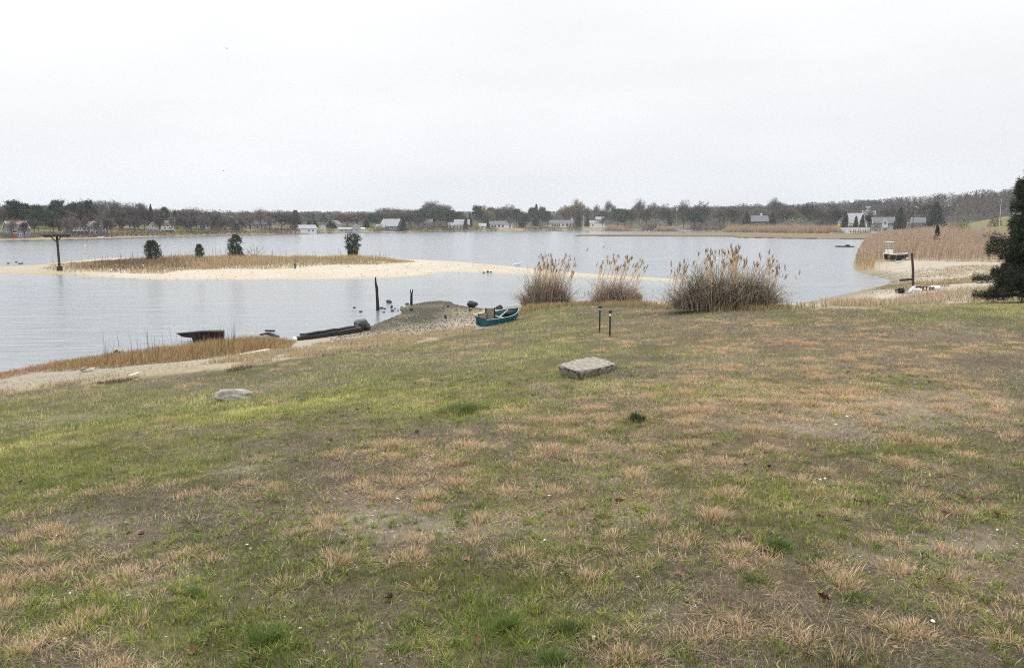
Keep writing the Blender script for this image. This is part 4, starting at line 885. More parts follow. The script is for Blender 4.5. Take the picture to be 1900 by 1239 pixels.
def pebbles(name, poly, n, s0, s1, label, dark=.5, f0=.0):
    x, y = inpoly(poly, n); z = lookup(GH, x, y); f = fbm(x*.8, y*.8, 95, 3); m = f > f0+rng.normal(0, .04, n); x, y, z = x[m], y[m], z[m]; n = len(x)
    o = np.array([(1,0,0),(-.5,.85,0),(-.5,-.85,0),(.1,.05,.75),(-.4,0,.55)]); F0 = np.array([(0,1,3),(1,4,3),(1,2,4),(2,3,4),(2,0,3)]); sz = s0+(s1-s0)*rng.random(n)**3; a = rng.uniform(0, 6.28, n)
    ca, sa = np.cos(a)[:, None], np.sin(a)[:, None]; V = np.stack([(o[:, 0]*ca-o[:, 1]*sa*.8)*sz[:, None]+x[:, None], (o[:, 0]*sa+o[:, 1]*ca*.8)*sz[:, None]+y[:, None], o[None, :, 2]*sz[:, None]*rng.uniform(.5, 1, (n, 1))+z[:, None]-.01], -1).reshape(-1, 3)
    F = (F0[None]+5*np.arange(n)[:, None, None]).reshape(-1, 3); c = np.where((rng.random(n) < dark)[:, None], np.array((.050, .048, .040)), np.where((rng.random(n) < .86)[:, None], np.array((.135, .122, .082)), np.array((.42, .38, .32))))*(1+rng.uniform(-.3, .3, (n, 1)))
    tag(link(name, npmesh(name, V, [F], np.repeat(c, 5, 0)), M_TWIG), label, 'pebbles', kind='stuff')
PT = gpoly([(690,603),(720,592),(745,581),(762,566),(790,560),(815,558),(836,560),(843,565),(869,570),(898,573),(884,604),(850,612),(780,619),(700,630),(640,634),(610,630),(640,620)])
pebbles('pebbles', PT, 15000, .012, .065, 'dark pebbles and mussel shells covering the gravel point', .62)
pebbles('pebbles', gpoly([(-60,725),(0,706),(130,692),(270,680),(420,663),(540,648),(610,632),(690,626),(690,634),(600,642),(430,672),(300,689),(150,704),(0,722)]), 7000, .012, .038, 'pebbles and shell bits on the left beach', .5)
pebbles('pebbles', gpoly([(1520,566),(1612,538),(1655,524),(1640,517),(1597,508),(1660,500),(1850,492),(1850,520),(1760,530),(1640,548),(1560,566)]), 9000, .02, .08, 'pebbles and shell bits on the right beach', .5, .42)
pebbles('pebbles', [at(x, y, .3) for x, y in [(0,507),(200,514),(300,518),(600,517),(800,508),(900,505),(1050,512),(1050,508),(900,492),(780,488),(600,497),(300,505),(100,503),(0,501)]], 2600, .02, .09, 'scattered dark shells and stones on the sandbar', .6)
# --- sandbar grass
BARG = [at(x, y, .45) for x, y in [(72,496),(120,499),(180,500),(250,503),(300,504),(345,501),(420,500),(500,499),(560,497),(640,494),(720,490),(768,487.5),(770,485),(720,481.5),(600,480.5),(440,480.5),(300,482.5),(180,485.5),(110,490)]]
def bar_grass():
    n = 26000; x, y = inpoly(BARG, n); z = np.maximum(lookup(GH, x, y), .05); e = sdist(BARG, x, y); px, py = proj(x, y, z); f = fbm(x*.5, y*.5, 85, 3)
    H = rng.uniform(.5, 1, n)*np.clip(.22+e*.12, .18, .68)*(.5+f)*np.interp(px, [70, 180, 300, 440, 700, 770], [.45, .8, .95, .9, 1.0, .75])
    dk = np.clip(np.exp(-((px-210)/60)**2-((py-492)/9)**2)*.9+np.exp(-((px-290)/70)**2-((py-490)/8)**2)*.8, 0, .85)
    c = np.where((rng.random(n) < .5)[:, None], np.array((.47, .365, .215)), np.array((.35, .262, .16)))
    c = np.where((rng.random(n) < dk)[:, None], np.array((.17, .125, .09)), c)*(1+rng.uniform(-.3, .3, (n, 1)))
    tag(blades('beach_grass', np.stack([x, y, z-.02], 1), H, rng.uniform(.03, .05, n), rng.normal(.03, .10, (n, 2)), c, M_REED, 2), 'golden brown beach grass along the back of the sandbar', 'grass', kind='stuff')
    n = 420; x, y = inpoly(BARG, n); z = lookup(GH, x, y); px, _ = proj(x, y, z); m = rng.random(n) < np.interp(px, [150, 230, 300, 460, 600, 760], [.2, 1, 1, .3, .5, .5]); x, y, z = x[m], y[m], z[m]; n = len(x)
    tag(blades('dead_weeds', np.stack([x, y, z], 1), rng.uniform(.7, 1.5, n), np.full(n, .04), rng.normal(0, .08, (n, 2)), np.array((.2, .16, .12))*np.ones((n, 1)), M_REED, 2), 'dark dead weed stalks rising from the sandbar grass', 'weeds', kind='stuff')
bar_grass()
# --- reed bed on the right
RB = gpoly([(1586,497),(1600,503),(1650,500),(1668,483),(1700,485),(1760,486),(1830,488),(1900,488),(1990,488)])+[(130,96),(120,124),(100,140)]+[at(1640,437,.7), at(1618,442,.4), at(1603,452,.2), at(1592,472,.2), at(1586,490,.1)]
def reed_bed():
    n = 30000; x, y = inpoly(RB, n*2); w_ = np.clip((85/np.hypot(x, y))**1.2, .1, 1); m = rng.random(len(x)) < w_; x, y = x[m][:n], y[m][:n]; n = len(x); z = lookup(GH, x, y)
    e = sdist(RB, x, y); px, py = proj(x, y, z); f = .55*fbm(x*.12, y*.12, 87, 3)+.45*fbm(x*.6, y*.6, 88, 3)
    low = sst(1690, 1600, px)*sst(492, 497, py)
    kp = ~((px > 1622) & (px < 1700) & (py > 483)) | (rng.random(n) < .04); x, y, z, e, px, py, f, low = [q[kp] for q in (x, y, z, e, px, py, f, low)]; n = len(x)
    H = rng.uniform(.7, 1.0, n)*np.clip(1.1+e*.8, .9, 2.4)*(.30+1.25*f); H = H*(1-.6*low)
    ln = np.stack([rng.normal(.12, .14, n), rng.normal(0, .14, n)], 1)*(H/2.5)[:, None]; r = np.hypot(x, y)
    c = np.where((rng.random(n) < .5+.8*(f-.5))[:, None], np.array((.55, .43, .30)), np.array((.42, .33, .245))); c = np.where((rng.random(n) < .25)[:, None], np.array((.27, .20, .15)), c)
    c = np.where((rng.random(n) < low*.9)[:, None], np.array((.52, .33, .14)), c)*(1+rng.uniform(-.3, .3, (n, 1)))
    k = 4; P = arch(n, np.stack([x, y, z-.02], 1), H, ln, np.full(n, .05), k, .012)
    o = strips('reed_bed', P, np.tile(np.array((.036, .03, .03, .015)), (n, 1))*np.maximum(1, r/110)[:, None], np.repeat(c[:, None, :], k, 1)*np.array((.62, .9, 1.05, .85))[None, :, None]**0+0, M_REED)
    tag(o, 'tall tan reed bed on the right shore', 'reeds', kind='stuff')
    i = np.flatnonzero((rng.random(n) < .8) & (low < .4)); q = len(i)*3; i = np.repeat(i, 3); b = P[i, -1]+rng.normal(0, .03, (q, 3))
    o = strips('reed_plumes', arch(q, b, rng.uniform(.1, .3, q), rng.normal(.06, .06, (q, 2)), np.full(q, .2), 3), np.tile(np.array((.03, .07, .015)), (q, 1)), rep((.40, .30, .225), q, 3), M_REED)
    tag(o, 'brown feathery seed heads over the reed bed', 'reeds', kind='stuff')
reed_bed()

# ------------------------------------------------------------------ trees
def tri_cloud(P, D, Ln, W):
    """slivers from P along D: triangle vertices"""
    n = len(P); D = D/np.maximum(np.linalg.norm(D, axis=1, keepdims=True), 1e-6)
    r = rng.normal(0, 1, (n, 3)); sd = np.cross(D, r); sd /= np.maximum(np.linalg.norm(sd, axis=1, keepdims=True), 1e-6)
    V = np.stack([P-sd*W[:, None]/2, P+sd*W[:, None]/2, P+D*Ln[:, None]], 1).reshape(-1, 3); return V
def cloud_mesh(name, V, c):
    n = len(V)//3; i = np.arange(n)*3
    return npmesh(name, V, [np.stack([i, i+1, i+2], 1)], np.repeat(c, 3, 0))
def limbs_mesh(name, segs, n=5):
    mb = MB()
    for pts, rad in segs: mb.tube(pts, rad, n)
    me = bpy.data.meshes.new(name); me.from_pydata(mb.v, [], mb.f); me.materials.append(M_BARK); return me
def proto_bare(seed, spread=.34, col=(.165, .142, .132), dens=1.0, vase=.30, tw=.0065):
    r = random.Random(seed); segs = [([(0, 0, -.03), (r.gauss(0, .01), r.gauss(0, .01), vase*.6), (r.gauss(0, .015), r.gauss(0, .015), vase)], [.022, .018, .015])]
    tips = []; base = Vector(segs[0][0][-1])
    def grow(p, d, ln, rad, lev):
        q = p+d*ln*.5+Vector((r.gauss(0, .012), r.gauss(0, .012), r.gauss(0, .008))); e = p+d*ln+Vector((0, 0, .02*ln))
        if lev <= 2: segs.append(([p, q, e], [rad, rad*.8, rad*.55]))
        if lev >= 2: tips.append((q, d)); tips.append((e, d))
        if lev < 4:
            for _ in range(5 if lev == 0 else (4 if lev < 3 else 3)):
                a = Vector((r.gauss(0, 1), r.gauss(0, 1), r.gauss(.35, .8))).normalized(); nd = (d*.95+a*.75).normalized(); st = p.lerp(e, r.uniform(.45, 1))
                grow(st, nd, ln*r.uniform(.58, .78), rad*.55, lev+1)
    for k in range(6):
        th = k*1.05+r.uniform(-.3, .3); d = Vector((math.cos(th)*spread*1.9, math.sin(th)*spread*1.9, r.uniform(.6, 1.2))).normalized()
        grow(base+Vector((0, 0, r.uniform(-.08, .06))), d, r.uniform(.22, .30), .010, 0)
    grow(base, Vector((r.gauss(0, .1), r.gauss(0, .1), 1)).normalized(), .3, .011, 0)
    P = np.array([t[0] for t in tips]); D = np.array([t[1] for t in tips]); k = rng.random(len(P)) < min(1, dens*3000/len(P)); P, D = P[k], D[k]
    P = np.concatenate([P, P]); D = np.concatenate([D, D])+rng.normal(0, .45, (len(P), 3))
    ok = P[:, 2] < 1.08; P, D = P[ok], D[ok]; zmax = np.percentile(P[:, 2], 99.5)+.03
    V = tri_cloud(P, D, rng.uniform(.04, .09, len(P)), rng.uniform(.6, 1.3, len(P))*tw); V[:, 2] *= 1
    c = np.array(col)*(1+rng.uniform(-.35, .35, (len(P), 1))); s = 1/zmax
    wd = np.percentile(np.abs(V[:, 0]), 98)*2*s
    for sg in segs: sg[0][:] = [Vector(p)*s for p in sg[0]]; sg[1][:] = [q*s for q in sg[1]]
    return limbs_mesh('trunk', segs), cloud_mesh('crown', V*s, c), wd
def proto_cedar(seed, shape='cone', col=(.040, .062, .036), n=5200, gaps=.25):
    r = np.random.default_rng(seed); u = r.random(n); z = .04+.94*u**1.05
    prof = {'cone': lambda z: (1-z)**.75*.5*np.minimum(1, z*9+.35), 'column': lambda z: .5*np.clip(1-((z-.42)/.60)**4, .05, 1), 'egg': lambda z: .5*np.sqrt(np.clip(1-((z-.45)/.56)**2, .02, 1)), 'flare': lambda z: .5*np.clip(.48+.62*z, 0, 1)*np.clip((1.02-z)*9, 0, 1)**.5}[shape]
    th = r.uniform(0, 2*math.pi, n); lump = .50+.72*vnoise(th*2.2+seed*7, z*8+seed, seed)+.40*(vnoise(th*4.5, z*19, seed+5)-.5)
    rad = prof(z)*lump*np.sqrt(r.uniform(.04, 1, n)); P = np.stack([rad*np.cos(th), rad*np.sin(th), z], 1)
    ou = r.random(n) < .10; P[ou, :2] *= 1.3
    k = vnoise(th*2.4+3*seed, z*11, seed+9) > gaps+.08; P, th = P[k], th[k]; m = len(P)
    D = np.stack([np.cos(th)*.75, np.sin(th)*.75, r.uniform(.4, 1.7, m)], 1)+r.normal(0, .25, (m, 3))
    V = tri_cloud(P, D, r.uniform(.04, .12, m), r.uniform(.018, .042, m)); c = np.array(col)*(1+r.uniform(-.5, .5, (m, 1)))
    c = np.where(r.random((m, 1)) < .12, np.array((.12, .10, .065)), c); s = 1/V[:, 2].max()
    segs = [([Vector((0, 0, -.03)), Vector((.005, 0, .4)), Vector((0, 0, .9))], [.022, .016, .006])]
    for q in range(9):
        a = q*2.4; z0 = .08+.08*q; segs.append(([Vector((0, 0, z0)), Vector((math.cos(a)*.30*float(prof(np.array([z0]))[0])*2, math.sin(a)*.30*float(prof(np.array([z0]))[0])*2, z0+.13))], [.009, .004]))
    return limbs_mesh('trunk', segs), cloud_mesh('crown', V*s, c), 1.0
def proto_pine(seed, col=(.046, .072, .040), n=4200):
    r = np.random.default_rng(seed); ncl = 26; segs = [([Vector((0, 0, -.03)), Vector((.01, .01, .5)), Vector((r.normal(0, .02), 0, .93))], [.024, .018, .008])]; C_ = []
    for q in range(ncl):
        z = .42+.54*(q/ncl)**.8+r.normal(0, .02); R_ = .36*(1-.55*max(0, (z-.6)/.4))*r.uniform(.3, 1); a = q*2.39+r.normal(0, .4); C_.append((R_*math.cos(a), R_*math.sin(a), min(z, .95), r.uniform(.08, .16)))
        segs.append(([Vector((0, 0, z-.10)), Vector((R_*.6*math.cos(a), R_*.6*math.sin(a), z-.04)), Vector((R_*math.cos(a), R_*math.sin(a), z))], [.008, .006, .003]))
    C_ = np.array(C_); i = r.integers(0, ncl, n); P = C_[i, :3]+r.normal(0, 1, (n, 3))*C_[i, 3:4]*np.array((.62, .62, .32)); D = r.normal(0, 1, (n, 3))+np.array((0, 0, .8))
    V = tri_cloud(P, D, r.uniform(.035, .07, n), r.uniform(.018, .036, n)); c = np.array(col)*(1+r.uniform(-.5, .5, (n, 1))); s = 1/np.percentile(V[:, 2], 99.8)
    for sg in segs: sg[0][:] = [p*s for p in sg[0]]
    return limbs_mesh('trunk', segs), cloud_mesh('crown', V*s, c), np.percentile(np.abs(V[:, 0]), 98)*2*s
PROTO = {'bare': [proto_bare(s) for s in (1, 2, 3, 4)], 'dark': [proto_bare(s, .30, (.098, .078, .074), 1.3, .22) for s in (5, 6)], 'gold': [proto_bare(s, .34, (.22, .185, .105), 1.2, .25) for s in (7,)],
    'rust': [proto_bare(8, .36, (.20, .13, .09), 1.3, .2)], 'pine': [proto_pine(s) for s in (11, 12, 13)], 'cedar': [proto_cedar(s, 'cone') for s in (21, 22)], 'egg': [proto_cedar(23, 'egg'), proto_cedar(24, 'egg')], 'column': [proto_cedar(25, 'column', gaps=.32)], 'flare': [proto_cedar(26, 'flare', (.055, .078, .05), 5200, .36)],
    'spruce': [proto_cedar(27, 'cone', (.045, .068, .048), 6000, .3)]}
for k_, lst in PROTO.items():
    for a in lst: a[1].materials.append(M_CROWN if k_ not in ('bare', 'dark', 'gold', 'rust') else M_TWIG)
KIND = {'bare': 'grey leafless tree', 'dark': 'dark leafless tree', 'gold': 'yellowish leafless tree', 'rust': 'russet leafless tree', 'pine': 'dark green pine', 'cedar': 'dark green cone shaped cedar', 'egg': 'dark rounded cedar', 'column': 'narrow upright cedar', 'flare': 'flat topped flaring cedar', 'spruce': 'tall dark spruce'}
NAME = {'bare': 'leafless_tree', 'dark': 'leafless_tree', 'gold': 'leafless_tree', 'rust': 'leafless_tree', 'pine': 'pine_tree', 'cedar': 'cedar_tree', 'egg': 'cedar_tree', 'column': 'cedar_tree', 'flare': 'cedar_tree', 'spruce': 'spruce_tree'}
def tree(kind, pos, H, Wd, label, group=None, cat='tree'):
    tr_, crn, pw = random.choice(PROTO[kind]); sx = Wd/pw
    r = empty(NAME[kind], pos, random.uniform(0, 6.28), label, cat, group)
    a = link('trunk', tr_, None, r); b = link('crown', crn, None, r)
    for o in (a, b): o.scale = (sx, sx, H)
    return r
SHX = [0,160,320,440,620,760,920,1000,1100,1150,1220,1365,1500,1560,1640,1800,1950]; SHY = [448.5,445,440,437,433,431.3,429.2,428.6,428,428.6,429.4,431.3,432.5,433.6,434.5,436,437]
def shoreY(px): return EYE*FPX/(np.interp(px, SHX, SHY)-416)
def farpt(px, d):
    Y = float(shoreY(px))+d; x = (px-950)/FPX*Y*CP+0; return Vector((x, Y, hz(x, Y)))

# ------------------------------------------------------------------ houses across the water
LAND = []
M_W = {'grey': pmat('grey_shingle', (.19, .195, .21), .9, .2, 3), 'light': pmat('pale_siding', (.38, .385, .39), .8, .1, 3), 'white': pmat('white_siding', (.68, .69, .70), .7, .06, 3), 'beige': pmat('beige_siding', (.32, .295, .265), .85, .1, 3), 'brown': pmat('brown_shingle', (.14, .122, .11), .9, .2, 3)}
M_R = {'pink': pmat('faded_red_roof', (.25, .18, .165), .9, .2, 4), 'grey': pmat('grey_roof', (.16, .165, .18), .9, .2, 4), 'pale': pmat('pale_roof', (.33, .34, .36), .9, .12, 4), 'dark': pmat('dark_roof', (.09, .09, .10), .9, .2, 4)}
M_BRICK = pmat('red_brick', (.30, .12, .09), .9, .2, 8); M_TRIM = pmat('white_trim', (.62, .63, .64), .6, .05, 4)
def gable_box(W_, D_, hw, hr, axis, ov=.35, th=.18, hip=0):
    """wall mesh + roof mesh; ridge along x ('x') or y ('y')"""
    a, b = (W_/2, D_/2) if axis == 'x' else (D_/2, W_/2)
    def T(x, y, z): return (x, y, z) if axis == 'x' else (-y, x, z)
    wl = MB(); wl.add([T(*p) for p in ((-a, -b, -1), (a, -b, -1), (a, b, -1), (-a, b, -1), (-a, -b, hw), (a, -b, hw), (a, b, hw), (-a, b, hw), (-a, 0, hw+hr), (a, 0, hw+hr))],
        [(0, 1, 5, 4), (2, 3, 7, 6), (1, 2, 6, 9, 5), (3, 0, 4, 8, 7), (0, 3, 2, 1), (4, 5, 9, 8), (6, 7, 8, 9)])
    sl_ = hr/b; A = a+ov; B = b+ov; zo = hw-sl_*ov; rf = MB(); ra = A-hip
    for s in (-1, 1):
        v = [T(-A, s*B, zo+.02), T(A, s*B, zo+.02), T(ra, 0, hw+hr+.02), T(-ra, 0, hw+hr+.02)]; v += [(x, y, z+th) for x, y, z in v]
        rf.add(v, [(0, 1, 2, 3), (4, 5, 6, 7), (0, 1, 5, 4), (1, 2, 6, 5), (2, 3, 7, 6), (3, 0, 4, 7)])
    tr = MB()
    for e in (-1, 1):
        for s in (-1, 1): tr.bar(T(e*(A+.04), s*B, zo+.05), T(e*(A+.04), 0, hw+hr+.05), .12, .26)
    return wl, rf, tr
def window(par, x, y, z, w_, h_, face='y'):
    f = MB()
    if face == 'y': f.box((x, y-.03, z), (w_+.3, .10, h_+.3)); p = MB().box((x, y-.09, z), (w_, .04, h_))
    else: f.box((x+.03*face, y, z), (.10, w_+.3, h_+.3)); p = MB().box((x+.09*face, y, z), (.04, w_, h_))
    o = f.build('window', M_TRIM, par); p.build('pane', M_PANE, o); return o
def house(px, d, w, hw, hr, wall, roof, label, axis='x', dep=7.0, rz=0.0, wins=(), swins=(), gwins=(), trim=False, chim=None, door=None, short=None, hip=0, py=None, Y=None):
    p = farpt(px, d)
    if Y: x = (px-950)/FPX*Y; p = Vector((x, Y, hz(x, Y)))
    k = p.y/FPX
    W_ = w*k; HW = hw*k; HR = hr*k; cs = 1/math.sqrt(1+((px-950)/FPX)**2)
    r = empty('house', p, -math.atan2(p.x, p.y)+rz, label, 'house'); LAND.append((px, w, short, r)); r.scale = (cs, 1, 1)
    wl, rf, tr = gable_box(W_, dep, HW, HR, axis, .35*min(1, k*3), .18, hip)
    wl.build('wall', M_W[wall], r); ro = rf.build('roof', M_R[roof], r)
    if trim: tr.build('rake_trim', M_TRIM, ro)
    fy = -dep/2
    for (x, z, a, b) in wins: window(r, x*k, fy, z*k, a*k, b*k)
    for (y, z, a, b) in swins: window(r, -W_/2, y, z*k, a, b*k, -1)
    for (y, z, a, b) in gwins: window(r, W_/2, y, z*k, a, b*k, 1)
    if chim: MB().box((chim[0]*k, 0, HW+HR), (1.0, .8, chim[1]*k*2)).build('chimney', M_BRICK if len(chim) < 3 else M_TRIM, ro)
    if door: MB().box((door[0]*k, fy-.05, door[2]*k/2), (door[1]*k, .12, door[2]*k)).build('door', door[3] if len(door) > 3 else M_TRIM, r)
    return r, k, W_, HW, HR, dep
def annex(H_, name, x, w, hw, hr, wall, roof, axis='y', dep=3.0, yoff=0, wins=(), trim=True, z0=0):
    r, k, W_, HW, HR, dp = H_; g = empty(name, (x*k, -dp/2-dep/2+yoff, z0*k), 0); g.parent = r
    wl, rf, tr = gable_box(w*k, dep, hw*k, hr*k, axis, .25)
    wl.build('wall', M_W[wall], g); rf.build('roof', M_R[roof], g)
    if trim: tr.build('rake_trim', M_TRIM, g)
    for (wx, wz, a, b) in wins:
        MB().box((wx*k, -dep/2-.03, wz*k), (a*k+.3, .10, b*k+.3)).build('window', M_TRIM, g); MB().box((wx*k, -dep/2-.09, wz*k), (a*k, .04, b*k)).build('pane', M_PANE, g)
    return g
def deck(H_, x, z, w, dep=2.0, rail=True):
    r, k, W_, HW, HR, dp = H_
    MB().box((x*k, -dp/2-dep/2-.02, z*k), (w*k, dep, .25)).build('deck', M_TRIM, r)
    n = 5
    for i in range(n): MB().box(((x-w/2+w*i/(n-1))*k*.999, -dp/2-dep+.1, z*k/2-.5), (.16, .16, z*k+.75)).build('deck_post', M_TRIM, r)
    if rail:
        m = MB().box((x*k, -dp/2-dep+.05, z*k+1.05), (w*k, .08, .09))
        for i in range(13): m.box(((x-w/2+w*i/12)*k*.998, -dp/2-dep+.05, z*k+.6), (.07, .06, .9))
        m.build('deck_rail', M_TRIM, r)
a = house(29, 16, 38, 15, 13, 'grey', 'pink', 'grey house with a faded red roof and a white dormer at far left', rz=.25, dep=6.5, wins=[(-9, 10.5, 7, 4), (10, 10.5, 3, 4), (1, 3.5, 3, 5)], swins=[(0, 17, 1.2, 4), (0, 8, 1.2, 4)], chim=(2, 2.2), door=(-12, 8, 6, M_RED), trim=True, short='red roofed house')
annex(a, 'dormer', 1, 22, 6.5, 2, 'white', 'pink', 'x', 2.0, 2.1, [(-7, 3.5, 3, 2.6), (0, 3.5, 3, 2.6), (7, 3.5, 3, 2.6)], False, 16)
a = house(158, 30, 80, 15, 8, 'grey', 'dark', 'large grey house with two white trimmed gables behind leafless trees', dep=8, wins=[(-22, 11, 4, 4), (-14, 11, 4, 4), (-5, 11, 4, 4), (34, 11, 4, 5), (-18, 4, 5, 4), (33, 4, 5, 4)], chim=(0, 3), short='large grey house', trim=True)
annex(a, 'gable_wing', 16, 21, 15, 9, 'grey', 'grey', 'y', 3.5, 0, [(-5, 12, 4, 6), (3, 12, 4, 6), (-1, 19, 3, 3), (-5, 4, 3.5, 5), (4, 4, 3.5, 5)]); annex(a, 'gable_wing', -34, 13, 17, 8, 'grey', 'grey', 'y', 2.5, 0, [(0, 12, 4, 6), (0, 19, 2, 3)]); deck(a, -10, 7, 28, 2.5)
a = house(283, 36, 20, 9, 10, 'light', 'grey', 'pale house with a steep gable left of the decked house', 'y', 7, wins=[(-4, 5, 3, 4), (4, 5, 3, 4), (0, 12, 3, 3)], trim=True, short='pale gabled house')
a = house(311, 40, 23, 14, 6, 'light', 'grey', 'pale two storey house above a dark walled lower level', wins=[(-7, 11, 3.5, 3.5), (0, 11, 3.5, 3.5), (7, 11, 3.5, 3.5), (-5, 7, 4, 3), (4, 7, 4, 3)], short='decked house', trim=True); deck(a, 0, 4.5, 27, 2.5)
a = house(388, 55, 34, 7, 9, 'grey', 'grey', 'faint grey house half hidden by leafless trees', wins=[(-8, 4, 4, 3), (0, 4, 3, 3), (9, 4, 4, 3)], trim=True, chim=(-4, 3, 1), short='half hidden grey house'); annex(a, 'gable_wing', -3, 9, 10, 7, 'light', 'grey', 'y', 2, 0, [(0, 8, 3, 4)])
a = house(438, 55, 26, 6.5, 8.5, 'beige', 'grey', 'beige cottage with a grey roof at the left of a longer beige house', wins=[(-4, 4, 3, 3), (5, 4, 4, 3)], short='beige cottage')
a = house(476, 60, 56, 9, 6.5, 'beige', 'dark', 'long beige house with tall dark windows above a lawn', wins=[(-20, 4.5, 4, 6), (-12, 4.5, 4, 6), (2, 5, 3.5, 7), (9, 5, 3.5, 7), (16, 5, 3.5, 7), (24, 4, 4, 5)], chim=(8, 3), short='long beige house', trim=True)
a = house(569, 12, 30, 8, 6, 'white', 'pale', 'small white waterfront cottage beside a tall cedar', dep=6, rz=.3, wins=[(0, 4.5, 3, 2.5), (8, 4.5, 3, 2.5)], swins=[(-1.5, 4.5, 1.6, 3.5), (1.2, 4.5, 1.6, 3.5)], trim=True, short='white waterfront cottage')
a = house(599, 38, 9, 5, 4.5, 'white', 'dark', 'tiny white gabled shed right of the waterfront cottage', 'y', 5, wins=[(0, 2.5, 2, 2)], trim=True, short='tiny white shed')
a = house(623, 60, 18, 6, 7, 'light', 'grey', 'pale gabled house between dark cedars', 'y', 7, rz=-.3, wins=[(-3, 4, 3, 3), (3, 4, 3, 3)], trim=True, short='pale gabled house between cedars')
a = house(646, 14, 36, 5, 2.5, 'light', 'pale', 'low white boathouse with a gabled bay at the water', dep=5, wins=[(-12, 3, 4, 2), (-4, 3, 4, 2)], short='white boathouse'); annex(a, 'gable_wing', 15, 15, 7, 6, 'light', 'grey', 'y', 2.5, 0, [(0, 4, 4, 3)])
def canopy(px, d, w, h, label):
    p = farpt(px, d); k = p.y/FPX; r = empty('canopy', p, 0, label, 'canopy')
    for sx in (-1, 1):
        for sy in (-1, 1): MB().box((sx*w*k*.46, sy*1.2, h*k*.36), (.12, .12, h*k*.75)).build('post', M_TRIM, r)
    MB().add([(-w*k/2, -1.4, h*k*.72), (w*k/2, -1.4, h*k*.72), (w*k/2, 1.4, h*k*.72), (-w*k/2, 1.4, h*k*.72), (-w*k/2, 0, h*k), (w*k/2, 0, h*k)], [(0, 1, 5, 4), (2, 3, 4, 5), (0, 4, 3), (1, 2, 5), (0, 3, 2, 1)]).build('cover', M_TRIM, r)
canopy(673, 14, 8, 8, 'white boat canopy right of the low boathouse')
a = house(727, 24, 32, 9, 12, 'grey', 'pale', 'grey shingled house with a white trimmed end gable', dep=8, rz=-.45, wins=[(-8, 5, 3, 3), (0, 5, 3, 3), (8, 5, 3, 3)], gwins=[(-1.5, 6, 1.4, 4), (1.5, 6, 1.4, 4), (0, 14, 1.4, 3)], trim=True, short='shingled house'); annex(a, 'side_wing', -13, 16, 6, 5, 'grey', 'pale', 'x', 3, 0, [(-3, 3, 3, 3), (4, 3, 3, 3)])
a = house(785, 70, 32, 8, 7, 'beige', 'grey', 'brownish ranch house with a long plain roof behind brush', wins=[(-9, 5, 6, 3), (2, 5, 8, 3), (11, 5, 3, 3)], trim=True, short='brownish ranch house')
a = house(857, 45, 26, 8, 9, 'white', 'pale', 'white cape house with a pale roof and a lower wing', wins=[(-8, 4, 2.5, 4), (-3, 4, 2.5, 4), (3, 4, 2.5, 4), (9, 4, 2.5, 4)], trim=True, chim=(9, 2), short='white cape house'); annex(a, 'side_wing', -18, 13, 6, 5, 'white', 'pale', 'x', 5, 5.2, [(-3, 3.5, 2.5, 3), (3, 3.5, 2.5, 3)])
a = house(895, 48, 13, 4, 5, 'white', 'pale', 'small white garage between the cape house and the ranch house', wins=[(0, 2.3, 4, 2.5)], short='small white garage')
a = house(930, 48, 40, 7, 5.5, 'white', 'grey', 'long white ranch house with a grey roof and dark windows', wins=[(-16, 3.5, 3, 3.5), (-11, 3.5, 3, 3.5), (-4, 3.5, 4, 3.5), (3, 3.5, 4, 3.5), (16, 3.5, 2.5, 4)], door=(11, 2.5, 5), trim=True, short='long white ranch house')
a = house(1041, 60, 42, 7.5, 5, 'white', 'grey', 'white ranch house with a row of dark windows and a white chimney', wins=[(-15, 3.8, 2.5, 4), (-11, 3.8, 2.5, 4), (-7, 3.8, 2.5, 4), (-3, 3.8, 2.5, 4), (4, 4, 4, 3), (11, 3.8, 4, 4.5), (17, 3.8, 3, 4)], chim=(20, 4, 1), trim=True, short='ranch house with white chimney')
a = house(1108, 45, 27, 9, 3.5, 'white', 'pale', 'white house with a plain garage front and small upper storey', wins=[(-8, 5, 3, 2)], short='white garage house'); annex(a, 'upper_storey', 5, 14, 6.5, 4, 'light', 'pale', 'x', 5, 5.5, [(-4, 4, 2.5, 2.5), (3, 4, 2.5, 2.5)], True, 9)
a = house(1408, 50, 34, 13, 10, 'brown', 'grey', 'brown house with a broad grey roof between two dark cedars', dep=9, rz=.2, wins=[(-6, 6, 4, 4), (5, 6, 4, 4)], chim=(4, 5, 1), short='brown house', hip=1.0)
a = house(1582, 40, 40, 13, 17, 'white', 'pale', 'large white house with a huge pale roof facing the cove', dep=9, rz=-.55, wins=[(-10, 5, 4, 6), (8, 5, 4, 6)], gwins=[(-2, 6, 1.6, 6), (2, 6, 1.6, 6), (-1.2, 15, 1.6, 6), (1.4, 15, 1.4, 5)], trim=True, short='large white house')
a = house(1611, 75, 22, 20, 8, 'grey', 'grey', 'grey house topped by a white railed lookout tower', 'x', 8, wins=[(-5, 12, 3, 4), (5, 12, 3, 4)], short='tower house', trim=True)
r_, k_, W_, HW_, HR_, _ = a; MB().box((-2*k_, 0, HW_+HR_+.9), (8*k_, 2.2, 2.4)).build('tower', M_W['white'], r_); MB().box((-2*k_, 0, HW_+HR_+2.25), (10.5*k_, 2.9, .3)).build('tower_roof', M_TRIM, r_)
for dx in (-2.4, 0, 2.4): window(r_, (-2+dx)*k_, -1.1, HW_+HR_+1.1, 1.3*k_, 1.0)
a = house(1638, 32, 40, 12, 11, 'light', 'grey', 'grey shingled house with upper windows in its roof beside the kiosk', dep=8, rz=.1, wins=[(-13, 5, 4, 5), (2, 6, 3, 6), (12, 5, 6, 4)], trim=True, short='house beside the kiosk')
